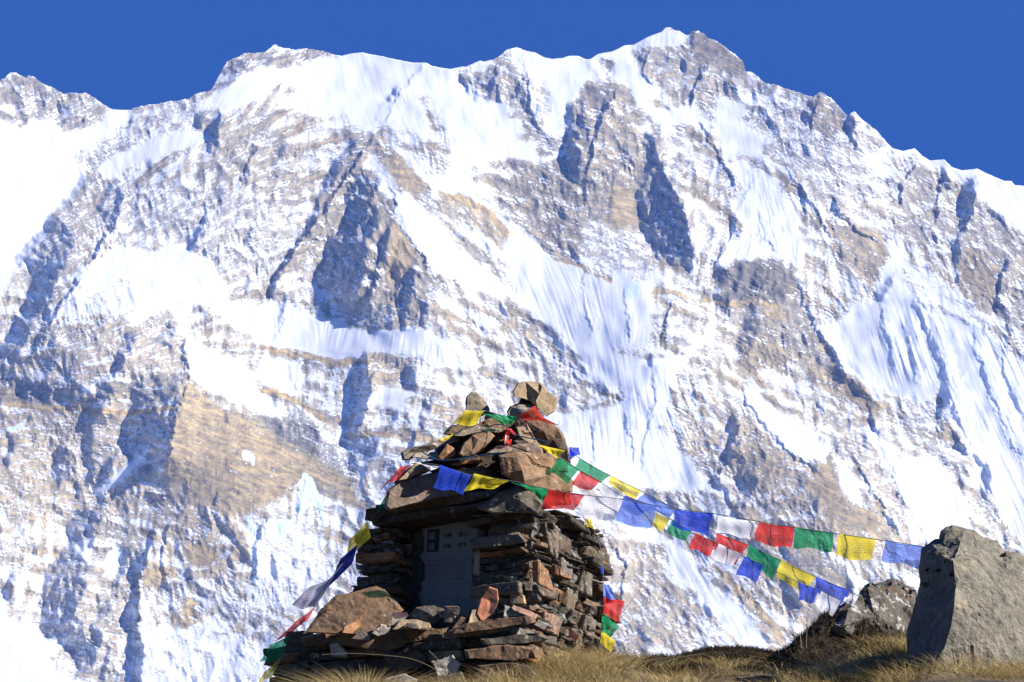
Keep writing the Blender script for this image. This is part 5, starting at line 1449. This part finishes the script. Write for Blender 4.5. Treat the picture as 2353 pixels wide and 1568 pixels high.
flag_string("longest prayer flag string, wrapped round the pile and stretched almost level to the tall boulder",
 [(944, 1065, 11.3), (1000, 1068, 11.12), (1082, 1092, 11.05), (1172, 1105, 11.0), (1258, 1124, 10.95), (1345, 1138, 10.9), (1430, 1148, 10.9), (1552, 1170, 10.9), (1638, 1180, 10.9), (1740, 1198, 10.9), (1826, 1212, 10.85), (1918, 1226, 10.85), (2035, 1243, 10.8), (2120, 1256, 10.8), (2160, 1264, 10.8)],
 [('red', Z1((430, 830), (522, 806), (400, 940), (240, 1032)), 11.25, dict(wave=.012)),
  ('white', Z1((512, 790), (770, 830), (690, 862), (600, 790)), 11.12, dict(wave=.02)),
  ('blue', Z1((775, 812), (1040, 900), (968, 1062), (716, 1005)), 11.05, dict(wave=.0045)),
  ('yellow', Z1((1062, 886), (1365, 950), (1230, 1012), (975, 1032)), 11.0, dict(wave=.012)),
  ('green', Z1((1370, 960), (1695, 1018), (1650, 1140), (1560, 1020)), 11.14, dict(wave=.012)),
  ('red', Z3((460, 486), (803, 540), (690, 692), (392, 660)), 10.92),
  ('white', Z3((800, 545), (1160, 590), (1085, 782), (765, 750)), 10.9, dict(wave=.0045)),
  ('sky', Z3((1160, 590), (1478, 640), (1420, 864), (1088, 788)), 10.9, dict(wave=.0045)),
  ('blue', Z3((1650, 680), (2003, 716), (1965, 938), (1615, 830)), 10.88, dict(wave=.006)),
  ('white', Z4((293, 190), (540, 228), (520, 360), (270, 300)), 10.88, dict(wave=.0045)),
  ('red', Z4((566, 234), (806, 268), (782, 414), (536, 368)), 10.88, dict(wave=.0045)),
  ('green', Z4((816, 270), (1070, 306), (1052, 434), (800, 402)), 10.85, dict(wave=.0045)),
  ('yellow', Z4((1112, 312), (1350, 346), (1325, 502), (1082, 466)), 10.85, dict(wave=.0045)),
  ('sky', Z4((1420, 360), (1672, 396), (1650, 542), (1395, 494)), 10.82, dict(wave=.0045)),
  ('white', Z4((1676, 398), (1800, 418), (1790, 545), (1655, 530)), 10.82, dict(wave=.006))])
flag_string("upper prayer flag string slanting behind the others from the pile to the low boulder",
 [(1306, 1030, 11.75), (1330, 1052, 11.75), (1398, 1092, 11.75), (1470, 1127, 11.75), (1548, 1168, 11.75), (1640, 1222, 11.75), (1720, 1253, 11.75), (1794, 1290, 11.75), (1873, 1325, 11.75), (1952, 1360, 11.75), (1990, 1378, 11.75)],
 [('blue', Z3((650, 90), (745, 96), (757, 168), (660, 170)), 11.72, dict(wave=.02)),
  ('blue', Z3((650, 120), (725, 150), (705, 185), (652, 212)), 11.7, dict(wave=.02)),
  ('green', Z3((742, 200), (1042, 358), (945, 440), (700, 290)), 11.75),
  ('yellow', Z3((1046, 360), (1318, 496), (1272, 590), (1018, 440)), 11.75),
  ('sky', Z3((1362, 528), (1645, 668), (1590, 770), (1290, 590)), 11.75),
  ('white', Z3((1660, 680), (2030, 880), (1800, 920), (1700, 850)), 11.78, dict(wave=.006)),
  ('red', Z4((280, 308), (494, 388), (408, 528), (262, 420)), 11.75),
  ('green', Z4((496, 388), (718, 488), (654, 636), (480, 470)), 11.75),
  ('yellow', Z4((720, 492), (948, 600), (870, 700), (678, 610)), 11.75),
  ('blue', Z4((950, 600), (1182, 694), (1090, 850), (938, 690)), 11.75),
  ('white', Z4((1184, 716), (1245, 722), (1200, 800), (1145, 776)), 11.75)])
flag_string("lower prayer flag string with the smallest flags, hanging between the pile and the low boulder",
 [(1236, 1018, 11.25), (1285, 1050, 11.3), (1330, 1079, 11.4), (1380, 1108, 11.42), (1430, 1140, 11.45), (1480, 1156, 11.45), (1540, 1192, 11.48), (1590, 1225, 11.5), (1644, 1246, 11.5), (1704, 1277, 11.5), (1756, 1300, 11.5), (1834, 1338, 11.5), (1884, 1358, 11.5), (1940, 1384, 11.5), (1965, 1398, 11.5)],
 [('yellow', Z1((1612, 640), (1840, 690), (1770, 756), (1690, 700)), 11.25),
  ('green', Z1((1790, 752), (1960, 850), (1860, 972), (1702, 860)), 11.32),
  ('red', Z3((765, 312), (943, 408), (860, 508), (676, 448)), 11.42),
  ('white', Z3((956, 432), (1142, 522), (1075, 600), (888, 520)), 11.45),
  ('blue', Z3((1180, 545), (1474, 650), (1300, 738), (1118, 650)), 11.46),
  ('yellow', Z3((1390, 675), (1604, 770), (1515, 880), (1330, 775)), 11.48),
  ('green', Z3((1618, 780), (1806, 880), (1745, 985), (1556, 890)), 11.5),
  ('red', Z3((1840, 898), (2034, 990), (1966, 1120), (1774, 1030)), 11.5),
  ('white', Z3((2060, 1000), (2275, 1100), (2180, 1216), (1984, 1130)), 11.5, dict(wave=.0045)),
  ('blue', Z4((468, 464), (602, 522), (545, 640), (410, 580)), 11.5),
  ('blue', Z4((830, 640), (972, 690), (938, 784), (836, 762)), 11.5, dict(wave=.009)),
  ('white', Z4((986, 700), (1120, 762), (1060, 866), (942, 792)), 11.5, dict(wave=.0045))])
flag_string("prayer flag string streaming down past the left pillar to below the plinth",
 [(905, 1118, 11.6), (888, 1140, 11.62), (868, 1172, 11.65), (845, 1207, 11.6), (814, 1262, 11.55), (757, 1334, 11.5), (718, 1400, 11.45), (661, 1466, 11.4), (640, 1516, 11.35), (600, 1580, 11.3)],
 [(f[0], [(sum(q[0] for q in f[1]) / 4 + 1.22 * (x - sum(q[0] for q in f[1]) / 4), sum(q[1] for q in f[1]) / 4 + 1.18 * (y - sum(q[1] for q in f[1]) / 4)) for x, y in f[1]], *f[2:]) for f in [('green', [(889, 1137), (884, 1160), (868, 1180), (872, 1166)], 11.62),
  ('yellow', [(841, 1205), (847, 1236), (800, 1278), (807, 1240)], 11.58, dict(wave=.012)),
  ('shaded_blue', [(816, 1258), (806, 1296), (751, 1355), (786, 1286)], 11.54, dict(wave=.012)),
  ('grey', [(712, 1352), (760, 1330), (722, 1394), (678, 1391)], 11.48, dict(wave=.006)),
  ('red', [(682, 1427), (720, 1398), (702, 1430), (641, 1468)], 11.43, dict(wave=.012)),
  ('green', [(624, 1484), (662, 1464), (645, 1512), (601, 1520)], 11.4, dict(wave=.012)),
  ('yellow', [(608, 1546), (641, 1516), (624, 1552), (595, 1572)], 11.35, dict(wave=.012))]])
flag_string("short prayer flag string hanging down the right side of the memorial",
 [(1340, 1190, 11.9), (1352, 1202, 11.85), (1372, 1230, 11.8), (1384, 1290, 11.75), (1386, 1360, 11.72), (1386, 1410, 11.72), (1382, 1448, 11.72), (1379, 1478, 11.72)],
 [('yellow', [(1342, 1191), (1358, 1193), (1366, 1216), (1346, 1210)], 11.85, dict(wave=.02)),
  ('blue', [(1380, 1302), (1387, 1304), (1387, 1320), (1381, 1318)], 11.75),
  ('sky', [(1386, 1342), (1400, 1344), (1418, 1380), (1387, 1372)], 11.72, dict(wave=.02)),
  ('red', [(1387, 1373), (1435, 1381), (1424, 1430), (1386, 1409)], 11.72),
  ('green', [(1385, 1409), (1423, 1440), (1402, 1465), (1382, 1446)], 11.72),
  ('yellow', [(1381, 1447), (1415, 1474), (1404, 1502), (1379, 1477)], 11.72)])
flag_string("crumpled prayer flag string draped over the top of the pile below the jutting block",
 [(1018, 998, 11.3), (1040, 975, 11.3), (1072, 942, 11.45), (1112, 944, 11.5), (1140, 952, 11.5), (1180, 960, 11.5), (1190, 958, 11.45), (1228, 934, 11.4), (1250, 962, 11.4), (1283, 977, 11.4)],
 [('yellow', Z1((990, 345), (1152, 350), (1075, 472), (868, 472)), 11.42, dict(wave=.009)),
  ('white', Z1((1100, 415), (1155, 385), (1150, 430), (1070, 470)), 11.48, dict(wave=.02)),
  ('green', Z1((1142, 376), (1300, 385), (1380, 478), (1290, 455)), 11.48, dict(wave=.02)),
  ('green', Z1((1290, 385), (1440, 400), (1400, 450), (1370, 478)), 11.46, dict(wave=.02)),
  ('red', Z1((1580, 308), (1665, 425), (1540, 442), (1436, 404)), 11.38, dict(wave=.012)),
  ('red', Z1((1660, 410), (1785, 474), (1740, 465), (1600, 430)), 11.4, dict(wave=.015)),
  ('yellow', Z1((780, 585), (882, 548), (865, 580), (770, 618)), 11.3, dict(wave=.006))])
# loose blue cord and tassel
bm = bmesh.new()
tube_bm(bm, smooth_path([P(*p) for p in [(970, 1038, 11.3), (985, 1048, 11.24), (1010, 1058, 11.22), (1050, 1056, 11.2), (1100, 1048, 11.2), (1150, 1042, 11.15)]]), .0035)
me = bpy.data.meshes.new("blue_cord"); bm.to_mesh(me); bm.free()
tag(link("blue_cord", me, mats=[BCORD]), "dark blue cord slung below the rusty boulder of the pile", "cord", "loose blue cords")
bm = bmesh.new()
tube_bm(bm, smooth_path([P(*p) for p in [(1118, 982, 11.4), (1140, 976, 11.35), (1158, 977, 11.32), (1170, 988, 11.3), (1186, 1000, 11.3), (1240, 1012, 11.3), (1258, 1016, 11.3)]]), .0035)
me = bpy.data.meshes.new("blue_cord"); bm.to_mesh(me); bm.free()
tag(link("blue_cord", me, mats=[BCORD]), "dark blue cord looped behind the narrow leaning slab", "cord", "loose blue cords")
tas = empty("tassel", P(1168, 985, 11.32)); tag(tas, "frayed red and white tassel of cloth knotted in the middle of the pile", "tassel")
for col, q in (('red', [(1166, 985), (1176, 987), (1168, 1004), (1156, 1010)]), ('red', [(1168, 986), (1174, 985), (1189, 1002), (1180, 1000)]), ('white', [(1162, 1000), (1170, 1002), (1168, 1016), (1159, 1020)]), ('red', [(1164, 1010), (1176, 1010), (1174, 1022), (1166, 1020)]), ('yellow', [(1148, 1012), (1164, 1006), (1160, 1012), (1152, 1014)])):
    keep_world(link("cloth_strip", flag_mesh(q, 11.3, wave=.006, nx=6, ny=5), mats=[CL[col]]), tas)
# ------------------------------------------------------------------ dry grass, heather, single stems
rg = np.random.default_rng(21)


def blades(name, pos, length, width, lean, cols, mat, seg=4, droop=.5):
    """curved tapering blades as one mesh; pos (n,3), lean (n,2) horizontal lean of the tip"""
    n = len(pos)
    ang = rg.uniform(0, 2 * np.pi, n)
    side = np.stack([np.cos(ang), np.sin(ang) * .4, np.zeros(n)], -1) * width[:, None] * .5
    V_ = []
    for k in range(seg + 1):
        t = k / seg
        c = pos + np.stack([lean[:, 0] * t ** 1.7, lean[:, 1] * t ** 1.7, length * (t - droop * .35 * t ** 3)], -1)
        wd = (1 - t) ** .7 + (.05 if k == seg else 0)
        V_.append(c - side * wd); V_.append(c + side * wd)
    co = np.stack(V_, 1).reshape(-1, 3)
    m_ = 2 * (seg + 1)
    base = (np.arange(n) * m_)[:, None]
    q = []
    for k in range(seg):
        q.append(np.concatenate([base + 2 * k, base + 2 * k + 1, base + 2 * k + 3, base + 2 * k + 2], 1))
    quads = np.stack(q, 1).reshape(-1, 4)
    me = grid_mesh(name, co, quads, False)
    add_attr(me, "tone", np.repeat(cols, m_))
    return link(name, me, mats=[mat])


m = NT("dry_grass")
tn = m.n("ShaderNodeAttribute", attribute_name="tone").outputs['Fac']
col = m.ramp(tn, [(0., (.13, .095, .04)), (.3, (.34, .245, .10)), (.65, (.56, .42, .19)), (.9, (.72, .6, .34)), (1., (.16, .17, .055))])
d = m.n("ShaderNodeBsdfDiffuse"); m.l(col, d.inputs[0])
t = m.n("ShaderNodeBsdfTranslucent"); m.l(col, t.inputs[0])
mx = m.n("ShaderNodeMixShader", i_0=.3); m.l(d.outputs[0], mx.inputs[1]); m.l(t.outputs[0], mx.inputs[2])
m.l(mx.outputs[0], m.out.inputs[0])
GRASS = m.m
m = NT("dark_heather")
tn = m.n("ShaderNodeAttribute", attribute_name="tone").outputs['Fac']
m.bsdf(m.ramp(tn, [(0., (.010, .008, .006)), (.6, (.034, .022, .014)), (1., (.10, .065, .035))]), .9, spec=.2)
HEATH = m.m


def on_ground_v(vx, vy):
    """where the line of sight through vx, vy meets the knoll"""
    ys = np.linspace(9.2, 13.0, 80)
    pts = [P(vx, vy, y) for y in ys]
    zz = ground_z(np.array([p.x for p in pts]), ys)
    for p, z in zip(pts, zz):
        if p.z <= z: return p
    return None


NT_ = 26000
# tufts: centres over the visible slope, blades round each
tc_x = rg.uniform(-1.6, 4.4, 1900); tc_y = rg.uniform(9.6, 12.75, 1900)
keep = []
for x, y in zip(tc_x, tc_y):
    z = float(ground_z(x, y)); vx, vy = V_of((x, y, z))
    dens = .45 + .8 * float(perlin(np.float32(x / .5), np.float32(y / .5), 90))
    if 1400 < vx < 1850: dens *= .12 if y > 11.75 else .6        # heather crest
    if 1230 < vx < 1430: dens += .6
    if vx > 1800 and y < 11.6: dens += .15
    if 1815 < vx < 1990 and y > 11.0: dens *= .15
    if vx < 1100 and y > 11.2: dens = 0
    keep.append(rg.random() < dens)
keep = np.array(keep)
tc_x, tc_y = tc_x[keep], tc_y[keep]
nt = len(tc_x)
per = rg.integers(40, 110, nt)
bx = np.repeat(tc_x, per) + rg.normal(0, .055, per.sum()); by = np.repeat(tc_y, per) + rg.normal(0, .055, per.sum())
tl = np.repeat(rg.uniform(.03, .095, nt), per) * rg.uniform(.4, 1.5, per.sum())
ld = np.repeat(rg.normal([-.02, -.02], [.07, .06], (nt, 2)), per, 0) + rg.normal(0, .05, (per.sum(), 2)) + np.stack([(bx - np.repeat(tc_x, per)), (by - np.repeat(tc_y, per))], -1) * .8
tone = np.clip(np.repeat(rg.uniform(.05, .75, nt), per) + rg.normal(0, .2, per.sum()), 0, .92)
tone = np.where(rg.random(len(tone)) < .05, 1.0, tone)
bz = ground_z(bx, by) - .01
tag(blades("grass", np.stack([bx, by, bz], -1), tl, rg.uniform(.003, .0058, len(bx)), ld, tone, GRASS), kind='stuff')

# the two big straw tufts at the foot of the plinth
def tuft(label, vx, vy, Y, n, h, spread, lean=-.03):
    c = P(vx, vy, Y)
    px = c.x + rg.normal(0, spread, n); py = c.y + rg.normal(0, spread * .5, n)
    dx = (px - c.x)
    L = h * rg.uniform(.5, 1.15, n)
    le = np.stack([dx * 1.6 + rg.normal(lean, .03, n), (py - c.y) + rg.normal(-.01, .03, n)], -1)
    pz = np.full(n, c.z) - .02
    o = blades("grass_tuft", np.stack([px, py, pz], -1), L, rg.uniform(.003, .0055, n), le, np.clip(rg.normal(.68, .16, n), 0, .95), GRASS, seg=5)
    tag(o, label, "grass tuft", "straw grass tufts by the plinth")


tuft("largest golden grass tuft at the lower left foot of the plinth", 830, 1600, 10.75, 900, .17, .10)
tuft("smaller golden grass tuft left of the largest tuft", 745, 1606, 10.85, 420, .11, .07)
tuft("thin grass tuft growing beside the pale stones under the plinth", 1070, 1592, 10.55, 260, .11, .06)
tuft("ragged grass tuft against the right foot of the memorial", 1275, 1528, 11.3, 620, .12, .12)
tuft("tall straw tuft by the yellow flag at the bottom right corner of the memorial", 1370, 1522, 11.5, 500, .12, .10)
tuft("pale grass tuft leaning against the low peat below the low boulder", 2010, 1545, 10.9, 700, .13, .14)

# heather: short dark twigs with tiny leaves along the crest and over the peat
hx = []; hy = []
while len(hx) < 26000:
    x = rg.uniform(.5, 2.6); y = rg.uniform(11.3, 12.9)
    vx, vy = V_of((x, y, float(ground_z(x, y))))
    w = float(perlin(np.float32(x / .22), np.float32(y / .22), 95))
    if 1400 < vx < 2080 and rg.random() < np.clip(.3 + w * 1.3 + (y - 11.9) * .55, 0, 1):
        hx += list(x + rg.normal(0, .03, 24)); hy += list(y + rg.normal(0, .03, 24))
hx = np.array(hx); hy = np.array(hy)
mound = np.clip(perlin((hx / .22).astype(np.float32), (hy / .22).astype(np.float32), 95), 0, 1)
hz = ground_z(hx, hy) - .01 + rg.uniform(0, 1, len(hx)) * mound * .06
hn = len(hx)
# and over the peat bank itself
pv = PEATO.data
pc = np.array([p.center[:] for p in pv.polygons if p.normal.z > -.1])
pk = pc[rg.integers(0, len(pc), 9000)] + rg.normal(0, .012, (9000, 3))
hx = np.concatenate([hx, pk[:, 0]]); hy = np.concatenate([hy, pk[:, 1]]); hz = np.concatenate([hz, pk[:, 2]])
hn = len(hx)
tag(blades("heather", np.stack([hx, hy, hz], -1), rg.uniform(.012, .045, hn), rg.uniform(.004, .009, hn), rg.normal(0, .02, (hn, 2)), np.clip(rg.normal(.4, .25, hn), 0, 1), HEATH, seg=2), kind='stuff')

# single stems standing against the snow
def stem(label, pts, Y):
    bm = bmesh.new()
    tube_bm(bm, smooth_path([P(x, y, Y) for x, y in pts]), .0014, 4)
    me = bpy.data.meshes.new("dry_grass"); bm.to_mesh(me); bm.free()
    me.materials.append(STEM)
    o = link("dry_grass", me)
    tag(o, label, "grass stem", "single dry grass stems")


m = NT("dry_stem"); m.bsdf((.28, .22, .12), .8); STEM = m.m
stem("long bent stem rising past the red and green hanging flags", [(1375, 1500), (1400, 1448), (1440, 1395), (1480, 1343)], 11.6)
stem("straight stem leaning right of the hanging yellow flag", [(1456, 1510), (1466, 1470), (1477, 1428)], 11.8)
stem("arching stem in front of the yellow flag of the upper string", [(1842, 1490), (1836, 1450), (1812, 1385), (1784, 1331)], 11.2)
stem("short upright stem left of the peat bank", [(1853, 1490), (1854, 1440), (1855, 1405)], 11.2)
stem("pale arching stem in front of the plinth", [(740, 1505), (800, 1502), (880, 1506), (950, 1516), (1010, 1545), (1060, 1590)], 10.6)
stem("pale straight stem crossing the pale stones under the plinth", [(985, 1495), (1020, 1530), (1065, 1575), (1090, 1600)], 10.6)

# ------------------------------------------------------------------ the air between here and the mountain
def haze_box():
    x0, x1, y0, y1, z0, z1 = -6500, 6500, -120, 10500, -4200, 5200
    v = [(x, y, z) for z in (z0, z1) for y in (y0, y1) for x in (x0, x1)]
    f = [(0, 2, 3, 1), (4, 5, 7, 6), (0, 1, 5, 4), (2, 6, 7, 3), (0, 4, 6, 2), (1, 3, 7, 5)]
    me = bpy.data.meshes.new("haze")
    me.from_pydata(v, [], f)
    m = NT("thin_blue_air")
    p = m.n("ShaderNodeVolumePrincipled")
    p.inputs['Color'].default_value = (.115, .29, .93, 1)
    p.inputs['Density'].default_value = HAZE
    p.inputs['Anisotropy'].default_value = 0.0
    m.l(p.outputs[0], m.out.inputs['Volume'])
    m.m.cycles.homogeneous_volume = True
    tag(link("haze", me, mats=[m.m]), kind='stuff')


HAZE = 5.0e-5
haze_box()
